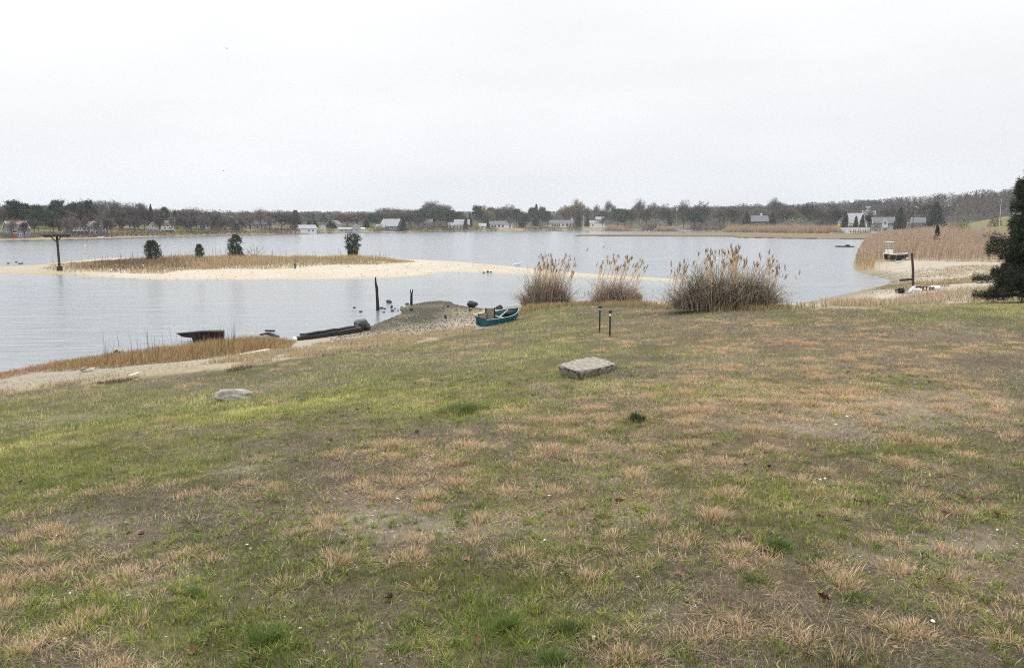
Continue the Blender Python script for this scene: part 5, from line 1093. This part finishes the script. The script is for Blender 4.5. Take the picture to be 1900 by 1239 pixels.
annex(a, 'gable_wing', 2, 10, 14, 7, 'white', 'grey', 'y', 1.5, 0, [(0, 13, 3.4, 4)])
a = house(1703, 36, 24, 11, 9, 'grey', 'grey', 'grey house right of the street lamp with a bright window', wins=[(-5, 6, 3, 4), (6, 4, 2.5, 6)], trim=True, short='grey house by the lamp')
a = house(1897, 0, 56, 14, 11, 'white', 'grey', 'white trimmed gabled house on the knoll behind the big conifer', 'y', 9, wins=[(-9, 9, 5, 5), (6, 9, 5, 5)], trim=True, short='house on the knoll', Y=212)

# ------------------------------------------------------------------ things along the far shore
def boxthing(px, d, w, h, dp, mat, name, label, cat, z=0, parts=True):
    p = farpt(px, d); k = p.y/FPX; Ln = w*k; p.z = max(p.z, .05); r = empty(name, p, 0, label, cat)
    return r, k, Ln
def far_boat(px, py, w, h, label, bow=1, mat=None, z=0):
    x, y = at(px, py, z); k = y/FPX; r = empty('boat', (x-bow*w*k/2, y, z-.05), 0 if bow > 0 else 0, label, 'boat'); r.scale = (1, 1, 1)
    if bow < 0: r.rotation_euler = (0, 0, math.pi)
    hull(w*k, min(1.7, w*k*.34), min(1.4, w*k*.28), h*k*.7, h*k*.5, 'hull', mat or M_GREYP, r, M_WHITE, .7, .05); MB().box((w*k*.35, 0, h*k*.55), (w*k*.08, min(1.2, w*k*.24), .06)).build('thwart', M_WHITE, r)
    return r, k
far_boat(1556, 435.2, 32, 3.4, 'long grey white skiff moored at the dock', -1)
def skiff_engine():
    x, y = at(1573, 435, 0); k = y/FPX
    r = empty('motor_boat', (x, y+1.5, 0), 0, 'small dark hulled boat between the skiff and the dock', 'boat'); hull(12*k, 1.4, 1.2, 1.7*k, .8*k, 'hull', M_HULLD, r, M_WHITE, .7, .05); MB().box((5*k, 0, 2.6*k), (3*k, .7, 1.8*k)).build('console', M_WHITE, r)
skiff_engine()
far_boat(187, 441.5, 10, 3.2, 'white boat pulled onto the left far shore', 1, M_WHITE, .5); far_boat(201, 441.8, 9, 1.6, 'low white dinghy right of the beached boat', 1, M_WHITE, .5)
far_boat(697, 429.2, 6, 2.4, 'small white boat on the beach right of the boathouse', 1, M_WHITE, .5)
def dock():
    x, y = at(1590, 434.2, 0); y += 6; k = y/FPX; x = (1590-950)/FPX*y; r = empty('dock', (x, y, 0), 0, 'dark wooden dock with piles by the moored skiff', 'dock')
    MB().box((0, 0, 1.0), (38*k, 2.2, .25)).build('platform', M_WOODG, r)
    for i in range(9): MB().tube([(-18*k+4.5*k*i, -1.0, -.6), (-18*k+4.5*k*i, -1.0, 1.9+.3*(i % 2))], .14, 6).build('pile', M_WOODD, r)
    MB().box((0, -1.0, 1.6), (36*k, .08, .12)).build('rail', M_WOODG, r)
dock()
def wall_rail():
    Y = 392; k = Y/FPX; x0 = (1553-950)*k; x1 = (1626-950)*k; z = hz(x0, Y)
    r = empty('road_wall', ((x0+x1)/2, Y, max(z, 1.0)), 0, 'long low white wall along the road by the dock', 'wall'); L_ = x1-x0
    MB().box((0, 0, .6), (L_, .35, 2.4)).build('panel', M_W['white'], r); MB().box((0, 0, 1.88), (L_+.3, .5, .16)).build('coping', M_TRIM, r)
    for i in range(9): MB().box((-L_/2+L_*i/8, -.25, .6), (.35, .18, 2.3)).build('pilaster', M_TRIM, r)
    xs = (1651-950)*k; xe = (1696-950)*k; r = empty('guard_rail', (xs, Y, max(hz(xs, Y), 1.0)), 0, 'white guard rail rising beside the street lamp', 'railing'); dx = xe-xs
    for i in range(12): MB().box((dx*i/11, 0, .5+.05*i), (.16, .16, 2.0)).build('rail_post', M_TRIM, r)
    for zz in (.7, 1.25): MB().bar((0, -.06, zz), (dx, -.06, zz+.6), .08, .26).build('rail', M_TRIM, r)
wall_rail()
def kiosk():
    Y = 300; k = Y/FPX; x = (1640-950)*k; zb = EYE-(432-416)*k; r = empty('kiosk', (x, Y, zb), -.3, 'small pale grey kiosk with a slanted roof near the white wall', 'shed')
    w_, h_ = 19*k, 11*k
    MB().add([(-w_/2, -1.2, -.5), (w_/2, -1.2, -.5), (w_/2, 1.2, -.5), (-w_/2, 1.2, -.5), (-w_/2, -1.2, h_*.8), (w_/2, -1.2, h_), (w_/2, 1.2, h_), (-w_/2, 1.2, h_*.8)], [(0, 1, 5, 4), (1, 2, 6, 5), (2, 3, 7, 6), (3, 0, 4, 7), (4, 5, 6, 7), (0, 3, 2, 1)]).build('wall', M_W['light'], r)
    MB().bar((-w_*.56, 0, h_*.8+.08), (w_*.54, 0, h_+.1), 2.8, .12).build('roof', M_R['pale'], r); MB().box((-w_*.18, -1.22, h_*.55), (w_*.32, .06, h_*.28)).build('hatch', M_PANE, r); MB().box((w_*.22, -1.22, h_*.4), (w_*.2, .05, h_*.78)).build('door', M_GREYP, r)
kiosk()
def pole(px, Y, ytop, name, label, mat, r0, extra=None):
    x = (px-950)/FPX*Y; z = hz(x, Y); h = (atY(px, ytop, Y).z)-z; r = empty(name, (x, Y, z), 0, label, 'street lamp' if 'lamp' in name else ('utility pole' if 'utility' in name else 'pole'))
    MB().tube([(0, 0, -.3), (0, 0, h)], [r0, r0*.75], 7).build('pole', mat, r); return r, h, Y/FPX
r, h, k = pole(1687, 375, 372, 'street_lamp', 'tall dark street lamp with its arm to the right', M_WOODD, .16); MB().tube([(0, 0, h-11*k), (2.5*k, 0, h-10*k), (4*k, 0, h-11*k)], .08, 6).build('arm', M_GREYP, r); MB().box((4.6*k, 0, h-11.5*k), (2.4*k, .35, .3)).build('lamp_head', M_WHITE, r)
r, h, k = pole(1252, 430, 386, 'utility_pole', 'wooden utility pole with a pale transformer in front of the wood', M_WOODG, .17); MB().tube([(0, -.35, h-5*k), (0, -.35, h-1*k)], .42, 9).build('transformer', M_GREYP, r); MB().box((0, 0, h-.3), (2.4, .14, .16)).build('cross_arm', M_WOODG, r)
r, h, k = pole(1846, 200, 372, 'flag_pole', 'thin white pole left of the house on the knoll', M_WHITE, .04); MB().tube([(0, 0, h), (0, 0, h+.16)], .1, 8).build('finial', M_WHITE, r)
r, h, k = pole(1082, 600, 402, 'flag_pole', 'thin pale pole right of the ranch house with white chimney', M_WHITE, .16); MB().tube([(0, 0, h), (0, 0, h+.3)], .2, 8).build('finial', M_WHITE, r)
def road_sign(px, Y, yc, rp_, mat, label, sides):
    x = (px-950)/FPX*Y; k = Y/FPX; z = hz(x, Y); zc = atY(px, yc, Y).z; r = empty('road_sign', (x, Y, z), 0, label, 'road sign')
    MB().tube([(0, .04, -.2), (0, .04, zc-z)], .05, 6).build('post', M_GREYP, r)
    n = sides; a0 = math.pi/2 if n == 4 else .2; q = rp_*k
    v = [(q*math.cos(a0+2*math.pi*i/n), yy, zc-z+q*math.sin(a0+2*math.pi*i/n)) for yy in (-.03, .0) for i in range(n)]
    MB().add(v, [tuple(range(n)), tuple(range(2*n-1, n-1, -1))]+[(i, (i+1) % n, n+(i+1) % n, n+i) for i in range(n)]).build('plate', mat, r)
road_sign(1551, 388, 417.5, 2.6, M_YEL, 'yellow diamond road sign at the left end of the white wall', 4); road_sign(1569.5, 389, 417.2, 2.1, M_GREYP, 'grey backed round road sign beside the yellow diamond', 10); road_sign(1677, 372, 413.5, 1.5, M_GREYP, 'small round sign left of the street lamp', 10)
def ramp():
    p = farpt(1263, 14); k = p.y/FPX; mb = MB().add([(-8*k, 0, .05), (7*k, 0, .05), (7*k, 70, 5.2), (-6*k, 70, 5.2)], [(0, 1, 2, 3)])
    o = mb.build('road', pmat('grey_asphalt', (.13, .135, .15), .9, .15, 1), None, p); tag(o, kind='structure')
ramp()
def tarp_boat():
    Y = 196; k = Y/FPX; x = (1800-950)*k; z = hz(x, Y); r = empty('covered_boat', (x, Y, z), .1, 'boat under a pale blue tarp on the grassy knoll', 'boat')
    w_ = 19*k; S = hull(w_, 1.6, 1.2, .55, .2, 'hull', M_GREYP, r, M_WHITE, .7, .04)
    V = []; 
    for i in range(9): t = i/8; V += [(w_*t, -.8*(1-t**3), .62), (w_*t, 0, 1.0+.25*math.sin(t*3.1)), (w_*t, .8*(1-t**3), .62)]
    F = []
    for i in range(8):
        for j in range(2): F.append((i*3+j, i*3+j+1, i*3+j+4, i*3+j+3))
    MB().add(V, F).build('tarp', M_BLUE, r); MB().box((w_*.75, -.85, .9), (.5, .3, .5)).build('motor', M_BLACK, r)
    x2 = (1815-950)*k; far = empty('dinghy', (x2, Y+2, hz(x2, Y+2)), .05, 'low white dinghy right of the blue tarp on the knoll', 'boat'); hull(9*k, .9, .8, .3, .1, 'hull', M_WHITE, far, M_WHITE, .7, .04)
tarp_boat()
# two gulls on the near edge of the far marsh
for px, py, lb in ((1197, 430.2, 'white gull at the far marsh edge, left of two'), (1204, 430.4, 'white gull at the far marsh edge, right of two')):
    o = bird(BM, M_WHITE, px, py, lb, 'gull', .2, 0, 2.2, g='white gulls at the far marsh')

# ------------------------------------------------------------------ trees one by one: (px, metres behind the shore, top py, width px, kind)
TREES = [(8,60,383,40,'bare'),(28,55,374,30,'pine'),(45,60,377,30,'pine'),(60,65,380,34,'bare'),(70,50,384,28,'pine'),(83,70,390,30,'dark'),(92,45,393,22,'pine'),(108,48,373,30,'pine'),(120,60,385,34,'bare'),(137,62,374,32,'pine'),(151,58,381,30,'dark'),(162,62,375,30,'pine'),(176,60,379,24,'bare'),(187,70,374,40,'bare'),(204,70,373,42,'bare'),(222,75,375,44,'bare'),(240,70,377,40,'dark'),(256,70,381,40,'bare'),(268,60,386,30,'dark'),(281,60,377,15,'spruce'),(295,70,388,26,'bare'),(307,66,384,16,'pine'),(325,62,392,16,'cedar'),(341,66,393,18,'cedar'),(352,60,390,40,'bare'),(364,66,387,44,'bare'),(380,66,391,40,'dark'),(389,60,393,15,'cedar'),(398,50,396,26,'dark'),(408,58,397,14,'cedar'),(419,60,400,34,'bare'),(330,40,402,30,'dark'),(355,35,405,34,'dark'),(415,38,405,30,'dark'),(250,45,400,34,'dark'),(226,40,402,36,'dark'),(205,38,405,20,'bare'),(62,35,408,30,'dark'),(98,40,407,22,'pine'),(133,24,404,20,'bare'),(156,22,401,20,'bare'),(189,24,403,18,'bare'),(22,9,409,20,'bare'),(44,10,412,16,'dark'),(112,14,408,18,'dark'),(124,12,407,16,'bare'),(140,13,406,16,'bare'),(180,12,408,18,'bare'),(199,14,407,18,'dark'),(296,18,402,20,'dark'),(318,20,403,18,'bare'),(378,30,400,24,'bare'),(394,30,402,22,'dark'),(430,30,404,18,'bare'),(448,34,404,16,'dark'),(464,36,402,20,'bare'),(500,34,402,20,'bare'),(748,14,404,16,'cedar'),(777,30,403,18,'dark'),(946,26,404,12,'bare'),(1118,26,402,12,'bare'),
 (438,32,414,13,'egg'),(457,85,398,26,'bare'),(484,52,386,32,'bare'),(503,70,396,30,'dark'),(522,58,393,44,'dark'),(540,52,396,36,'dark'),(549,50,389,14,'column'),(555,40,400,14,'cedar'),(573,62,410,14,'cedar'),(585,66,409,15,'cedar'),(612,60,409,18,'cedar'),(619,50,413,13,'cedar'),(632,90,404,22,'dark'),(645,80,398,40,'rust'),(664,82,395,46,'bare'),(680,60,405,18,'cedar'),(690,62,397,20,'pine'),(701,72,392,40,'bare'),(716,74,387,40,'bare'),(730,78,388,36,'bare'),(746,82,390,44,'bare'),(762,80,392,36,'dark'),(776,76,390,20,'pine'),(786,72,388,18,'pine'),(790,95,376,34,'bare'),(806,95,374,44,'bare'),(818,95,381,34,'bare'),(801,78,390,22,'pine'),(815,78,389,22,'pine'),(832,95,390,22,'bare'),(838,74,391,24,'pine'),(850,78,392,22,'pine'),(864,40,401,12,'cedar'),(872,58,396,13,'cedar'),(886,64,381,18,'pine'),(898,70,384,34,'gold'),(912,74,387,22,'pine'),(904,44,405,12,'cedar'),(924,84,387,26,'dark'),(936,80,383,24,'bare'),(948,76,380,34,'dark'),(958,60,389,20,'pine'),(968,44,394,17,'cedar'),(976,44,396,16,'pine'),(987,55,386,18,'pine'),(995,58,377,16,'spruce'),(1006,55,383,16,'pine'),(1016,58,391,16,'pine'),(1050,84,384,30,'gold'),(1068,80,371,34,'gold'),(1084,86,386,28,'bare'),(1073,45,391,15,'cedar'),(1090,54,392,11,'cedar'),(1107,110,379,17,'bare'),(1131,110,374,18,'bare'),(1119,105,388,20,'dark'),(1146,64,388,24,'pine'),(1160,62,391,26,'pine'),(1172,72,388,24,'dark'),(1186,95,369,28,'bare'),(1200,72,382,30,'dark'),(1216,78,378,30,'bare'),(1232,62,380,30,'dark'),(1240,40,389,17,'cedar'),(1385,44,389,19,'cedar'),(1433,44,392,19,'cedar'),(1547,36,379,32,'dark'),(1568,26,391,20,'cedar'),(1588,26,399,13,'cedar'),(1600,26,398,13,'cedar'),(1614,28,393,18,'dark'),(1670,30,387,28,'cedar'),(1735,34,373,36,'spruce'),(1268,60,376,34,'dark'),(1300,70,374,36,'dark'),(1335,60,384,34,'bare'),(1440,80,369,30,'bare'),(1360,62,386,36,'dark'),(1462,60,384,36,'dark'),(1500,70,380,40,'dark'),(1524,62,384,36,'dark'),(1288,45,392,30,'pine'),(1650,70,380,34,'dark'),(1720,70,378,30,'dark')]
def landmark(px):
    b = min((h for h in LAND if h[2]), key=lambda h: abs(h[0]-px)); dx = px-b[0]
    return ('behind' if abs(dx) < b[1]*.45 else ('left of' if dx < 0 else 'right of')), b[2]
for px, d, top, wd, kd in TREES:
    p = farpt(px, d+random.uniform(-3, 3)); k = p.y/FPX; H = (atY(px, top, p.y).z-p.z)*random.uniform(.98, 1.10)
    rel, nm = landmark(px)
    if rel == 'behind' and d < 36: rel = 'in front of'
    lb = f'{KIND[kd]} {rel} the {nm}'; tree(kd, p, H, wd*k*1.12, lb, lb)
# shrubs on the far banks
def proto_bush(seed, col, up=.6):
    r = np.random.default_rng(seed); n = 900; th = r.uniform(0, 6.283, n); ph = np.arccos(r.uniform(0, 1, n)); rad = .5*(r.uniform(.15, 1, n))**.4*(.7+.5*vnoise(th*2+seed, ph*3, seed))
    P = np.stack([rad*np.sin(ph)*np.cos(th), rad*np.sin(ph)*np.sin(th), rad*np.cos(ph)*2*.95], 1); D = P*.8+r.normal(0, .35, (n, 3))+np.array((0, 0, up))*.5
    V = tri_cloud(P, D, r.uniform(.06, .14, n), r.uniform(.012, .028, n)); V[:, 2] = np.maximum(V[:, 2], -.03); c = np.array(col)*(1+r.uniform(-.4, .4, (n, 1)))
    me = cloud_mesh('shrub', V, c); me.materials.append(M_TWIG)
    tm = limbs_mesh('stems', [([Vector((0, 0, -.06)), Vector((.12*math.cos(a), .12*math.sin(a), .3)), Vector((.3*math.cos(a), .3*math.sin(a), .68))], [.012, .009, .004]) for a in (.3, 1.4, 2.6, 3.8, 5.1)]); return me, tm
BUSH = {'brown': [proto_bush(31, (.135, .104, .09)), proto_bush(32, (.135, .104, .09))], 'tan': [proto_bush(33, (.23, .18, .12))], 'pale': [proto_bush(34, (.27, .25, .215))], 'green': [proto_bush(35, (.085, .115, .05))], 'yellow': [proto_bush(36, (.30, .29, .10))]}
BK = {'brown': 'brown leafless bush', 'tan': 'tan dry bush', 'pale': 'pale seeding bush', 'green': 'dark green bush', 'yellow': 'yellow green bush'}
BUSHES = [(6,12,430,34,'green'),(14,22,426,30,'brown'),(52,14,431,30,'tan'),(70,16,428,34,'brown'),(92,18,427,34,'brown'),(112,18,429,30,'brown'),(130,14,430,30,'tan'),(150,14,429,34,'brown'),(172,14,431,32,'brown'),(196,14,429,34,'brown'),(214,18,424,34,'tan'),(232,18,422,34,'brown'),(252,16,421,34,'brown'),(272,16,423,30,'brown'),(292,14,424,30,'brown'),(313,12,425,24,'green'),(334,14,416,24,'yellow'),(350,14,419,34,'brown'),(372,14,419,34,'brown'),(394,14,418,34,'brown'),(416,14,418,30,'brown'),(437,12,418,18,'green'),(452,12,424,26,'brown'),(478,14,425,34,'brown'),(502,14,419,34,'brown'),(520,12,414,36,'brown'),(540,12,412,34,'brown'),(590,10,424,24,'tan'),(612,10,421,20,'green'),(694,14,421,26,'tan'),(704,18,416,20,'green'),(742,16,417,24,'brown'),(757,22,409,18,'green'),(773,16,413,34,'brown'),(792,16,410,38,'brown'),(812,16,408,38,'brown'),(829,16,410,24,'brown'),(842,12,417,26,'brown'),(862,12,417,28,'brown'),(884,40,408,14,'yellow'),(884,14,416,28,'tan'),(912,12,418,28,'brown'),(985,14,417,26,'brown'),(1004,16,413,24,'brown'),(1030,12,418,30,'tan'),(1062,14,413,22,'brown'),(1074,12,418,16,'green'),(1165,16,411,24,'tan'),(1195,18,407,34,'pale'),(1214,20,400,34,'pale'),(1230,22,404,26,'pale'),(1208,14,414,28,'brown'),(1288,18,408,28,'brown'),(1302,18,409,28,'brown'),(1320,18,411,30,'brown'),(1338,22,412,26,'brown'),(1352,26,411,22,'yellow'),(1366,26,412,20,'yellow'),(1455,30,408,24,'pale'),(1470,30,400,40,'pale'),(1490,32,402,34,'pale'),(1503,34,407,26,'pale'),(1480,46,392,36,'green'),(1520,30,405,26,'green'),(1626,22,410,18,'brown'),(1692,22,415,24,'brown'),(1711,24,415,22,'brown'),(1540,30,402,30,'brown')]
for px, d, top, wd, kd in BUSHES:
    p = farpt(px, d); k = p.y/FPX; H = atY(px, top, p.y).z-p.z; rel, nm = landmark(px); rel = 'in front of' if rel == 'behind' else rel
    me, tm = random.choice(BUSH[kd]); lb = f'{BK[kd]} on the far bank {rel} the {nm}'
    r = empty('shrub', p, random.uniform(0, 6), lb, 'shrub', lb)
    for nm_, m_ in (('foliage', me), ('stems', tm)): o = link(nm_, m_, None, r); o.scale = (wd*k*1.15, wd*k*1.0, H)
# knoll shrubs, reed cedar
def loose(kind, px, Y, top, wpx, label, bush=None, py0=None):
    x = (px-950)/FPX*Y; z = hz(x, Y); k = Y/FPX; H = atY(px, top, Y).z-z
    if bush:
        me, tm = random.choice(BUSH[bush]); r = empty('shrub', (x, Y, z), 1, label, 'shrub')
        for nm_, m_ in (('foliage', me), ('stems', tm)): o = link(nm_, m_, None, r); o.scale = (wpx*k, wpx*k, H)
    else: tree(kind, (x, Y, z), H, wpx*k*1.1, label)
loose('', 1764, 205, 405, 26, 'tan bush beside the round green shrub on the knoll', 'tan'); loose('', 1781, 195, 404, 26, 'round green shrub in front of the blue tarp on the knoll', 'green'); loose('', 1838, 205, 396, 26, 'brown bush left of the house on the knoll', 'brown')
loose('cedar', 1733, 112, 415, 20, 'small dark cedar standing in the tall reed bed'); loose('', 1838, 110, 425, 90, 'grey leafless thicket above the reeds left of the big conifer', 'brown')
# cedars on the sandbar
def bar_tree(kind, px, base, top, wpx, label):
    x, y = at(px, base, .6); z = hz(x, y); k = y/FPX; tree(kind, (x, y, z), atY(px, top, y).z-z, wpx*k, label)
bar_tree('egg', 283, 485, 443, 32, 'dense round cedar on the sandbar, leftmost there'); bar_tree('egg', 370.5, 483.5, 451, 17, 'smallest cedar on the sandbar'); bar_tree('column', 438, 480, 433, 32, 'tall ragged cedar in the middle of the sandbar'); bar_tree('flare', 655, 478, 430.5, 34, 'flat topped cedar near the right end of the sandbar')
def bar_shrub():
    x, y = at(473, 480, .6); z = hz(x, y); k = y/FPX; r = empty('leafless_shrub', (x, y, z), 0, 'low leafless grey shrub right of the tall sandbar cedar', 'shrub'); mb = MB(); q = random.Random(4); tw = []
    for i in range(11):
        a = -.9+1.8*i/10+q.gauss(0, .1); L_ = 26*k*q.uniform(.6, 1); p0 = Vector((0, 0, 0)); d = Vector((math.sin(a), q.gauss(0, .4), math.cos(a)*.85)); p1 = p0+d*L_*.5+Vector((0, 0, .05)); p2 = p1+(d+Vector((q.gauss(0, .3), 0, .25)))*L_*.45
        mb.tube([p0, p1, p2], [.03, .022, .01], 5)
        for _ in range(4): s = p1.lerp(p2, q.random()); mb.tube([s, s+Vector((q.gauss(d.x*.4, .25), q.gauss(0, .2), q.uniform(.1, .4)))], [.013, .006], 4)
    mb.build('branches', M_WOODG, r)
bar_shrub()
# big conifer at the right edge
def conifer():
    g = ground(1912, 561); k = g.y/FPX; H = (atY(1912, 284, g.y)-g).z; q = np.random.default_rng(5); r = empty('conifer', g, 0, 'big dark conifer with drooping boughs at the right edge', 'tree')
    MB().tube([(0, 0, -.2), (.02, 0, H*.5), (0, 0, H)], [.16, .10, .015], 8).build('trunk', M_BARK, r)
    mb = MB(); PP, DD = [], []; dead = []
    nb = 175
    for i in range(nb):
        t = .03+.95*(i/nb)**.95; z = H*t; a = i*2.4+q.normal(0, .25); R_ = 100*k*(1-t)**.68*q.uniform(.50, 1.16)*(1.0 if t > .12 else .9)
        R_ = max(R_, .18); m = 5; pts = []
        for j in range(m):
            s = j/(m-1); pts.append(Vector((R_*s*math.cos(a), R_*s*math.sin(a), z+R_*(.10*s-.34*s*s+.22*s**3)+(.25*s*R_ if t > .6 else 0))))
        mb.tube(pts, [.035*(1-t)+.01, .028*(1-t)+.008, .02*(1-t)+.007, .011, .004], 4)
        nn = int(230+780*R_/2)
        s = q.uniform(.30, 1.03, nn)**.8; idx = np.minimum((s*(m-1)).astype(int), m-2); fr = s*(m-1)-idx; A = np.array([list(p) for p in pts]); base = A[idx]*(1-fr)[:, None]+A[idx+1]*fr[:, None]
        sw = q.normal(0, 1, nn)*.16*R_*(1.1-s*.85); base = base+np.stack([-math.sin(a)*sw, math.cos(a)*sw, q.normal(0, .10, nn)-.06*np.abs(sw)], 1)
        PP.append(base); DD.append(np.stack([math.cos(a)+q.normal(0, .6, nn), math.sin(a)+q.normal(0, .6, nn), q.normal(.15, .45, nn)], 1))
        nd = 60; s = q.uniform(.05, .5, nd); dead.append((A[0]*(1-s)[:, None]+A[m//2]*s[:, None]*1.0+q.normal(0, .05, (nd, 3)), q.normal(0, 1, (nd, 3))))
    mb.build('boughs', M_BARK, r); P = np.concatenate(PP); D = np.concatenate(DD); n = len(P)
    c = np.where(q.random((n, 1)) < .72, np.array((.038, .056, .034)), np.array((.070, .090, .050)))*(1+q.uniform(-.4, .4, (n, 1))); c = np.where(q.random((n, 1)) < .06, np.array((.13, .095, .06)), c)
    me = cloud_mesh('needles', tri_cloud(P, D, q.uniform(.08, .20, n), q.uniform(.012, .028, n)), c); me.materials.append(M_CROWN); link('needles', me, None, r)
    P = np.concatenate([d[0] for d in dead]); D = np.concatenate([d[1] for d in dead]); n = len(P); me = cloud_mesh('dead_twigs', tri_cloud(P, D, q.uniform(.15, .4, n), np.full(n, .012)), np.array((.17, .145, .125))*np.ones((n, 1))); me.materials.append(M_TWIG); link('dead_twigs', me, None, r)
conifer()
# far reeds
def far_reeds(px0, px1, d0, d1, h, n, label):
    px = rng.uniform(px0, px1, n); d = rng.uniform(d0, d1, n); Y = np.array([shoreY(p) for p in px])+d; x = (px-950)/FPX*Y; z = hfun(x, Y); f = fbm(px*.06, d*.15, 91, 3)
    e = np.clip(np.minimum(px-px0, px1-px)/10, .3, 1)
    H = h*rng.uniform(.6, 1, n)*(.5+f)*e; c = np.where((rng.random(n) < .5)[:, None], np.array((.52, .385, .25)), np.array((.40, .29, .19)))*(1+rng.uniform(-.3, .3, (n, 1)))
    tag(blades('far_reeds', np.stack([x, Y, z], 1), H, np.full(n, .22), rng.normal(0, .25, (n, 2)), c, M_REED, 1), label, 'reeds', kind='stuff')
far_reeds(1118, 1172, 3, 14, 4.2, 2600, 'tan reeds on the far shore right of the white garage house'); far_reeds(1208, 1258, 3, 12, 4.0, 2600, 'tan reeds on the far shore left of the grey ramp'); far_reeds(1336, 1562, 3, 26, 3.7, 12000, 'long band of tan reeds along the far right shore')
# woods that read as one mass: many small crowns in one mesh
def puff(seed, col, n, w, l, top=.75, pine=False):
    r = np.random.default_rng(seed); th = r.uniform(0, 6.283, n); z = r.uniform(.15, 1, n); rad = .36*np.sqrt(np.clip(1-((z-.62)/.5)**2, .05, 1))*r.uniform(.3, 1, n)**.5
    P = np.stack([rad*np.cos(th), rad*np.sin(th), z*.92], 1); D = np.stack([np.cos(th)*.5, np.sin(th)*.5, np.full(n, 1.0)], 1)+r.normal(0, .4, (n, 3))
    return tri_cloud(P, D, r.uniform(.6, 1.3, n)*l, r.uniform(.6, 1.3, n)*w), np.repeat(np.array(col)*(1+r.uniform(-.35, .35, (n, 1))), 3, 0)
PB = [puff(51, (.150, .120, .110), 230, .022, .13), puff(52, (.130, .102, .097), 230, .022, .13), puff(53, (.165, .135, .113), 230, .022, .13)]; PP_ = [puff(54, (.045, .066, .040), 260, .04, .085), puff(55, (.04, .06, .038), 260, .04, .085)]
def wood(name, X, Y, H, Wd, pinep, label, protoB=None, protoP=None):
    V, Cc = [], []
    z = hfun(X, Y)
    for x, y, zz, h, w_, p in zip(X, Y, z, H, Wd, rng.random(len(X)) < pinep):
        v, c = random.choice((protoP or PP_) if p else (protoB or PB)); a = random.uniform(0, 6.28); ca, sa = math.cos(a), math.sin(a)
        q = np.stack([(v[:, 0]*ca-v[:, 1]*sa)*w_+x, (v[:, 0]*sa+v[:, 1]*ca)*w_+y, v[:, 2]*h+zz-.1], 1); V.append(q); Cc.append(c*random.uniform(.8, 1.2))
    V = np.concatenate(V); Cc = np.concatenate(Cc); n = len(V)//3; i = np.arange(n)*3
    me = npmesh(name, V, [np.stack([i, i+1, i+2], 1)], Cc); o = link(name, me, M_TWIG); tag(o, label, 'woodland', kind='stuff')
def wood_area(n, px0, px1, d0, d1):
    px = rng.uniform(px0, px1, n); d = rng.uniform(d0, d1, n); Y = np.array([shoreY(p) for p in px])+d; return (px-950)/FPX*Y, Y
X, Y = wood_area(230, -160, 335, 62, 130); wood('woodland', X, Y, rng.uniform(5.5, 8.2, len(X)), rng.uniform(6, 9, len(X)), .12, 'brown leafless wood behind the houses on the left far shore')
X, Y = wood_area(260, 330, 1190, 92, 190); wood('woodland', X, Y, rng.uniform(5, 8.5, len(X)), rng.uniform(7, 11, len(X)), .25, 'mixed low wood behind the houses across the water')
X, Y = wood_area(950, 1175, 2150, 58, 420); hh = rng.uniform(7.5, 11.5, len(X)); wood('woodland', X, Y, hh, rng.uniform(8, 12, len(X)), np.clip((Y-np.array([shoreY(p) for p in 950+FPX*X/Y]))/420*.75-.08, .04, .7), 'brown and green wood climbing the hill on the right')
FB = [puff(61, (.12, .115, .10), 46, .16, .30), puff(62, (.10, .105, .085), 46, .16, .30)]
Y = rng.uniform(1050, 1750, 2600); px = rng.uniform(-150, 1500, 2600); wood('far_wood', (px-950)/FPX*Y, Y, rng.uniform(7, 11, 2600), rng.uniform(13, 20, 2600), .3, 'hazy wooded ridge far behind the bay', FB, FB)

# ------------------------------------------------------------------ haze
hm = bpy.data.materials.new('haze'); hm.use_nodes = True; hn = hm.node_tree
for n in list(hn.nodes):
    if n.type == 'BSDF_PRINCIPLED': hn.nodes.remove(n)
pv = hn.nodes.new('ShaderNodeVolumePrincipled'); pv.inputs['Color'].default_value = (.90, .93, .97, 1); pv.inputs['Density'].default_value = .00021; pv.inputs['Anisotropy'].default_value = .3; hm.cycles.homogeneous_volume = True
hn.links.new(pv.outputs[0], hn.nodes['Material Output'].inputs['Volume'])
hb_ = MB().add([(x, y, z) for z in (-2.2, 40) for x, y in ((-7400, -120), (7400, -120), (7400, 7400), (-7400, 7400))], [(3, 2, 1, 0), (4, 5, 6, 7), (0, 1, 5, 4), (1, 2, 6, 5), (2, 3, 7, 6), (3, 0, 4, 7)])
tag(hb_.build('haze', hm), kind='stuff')
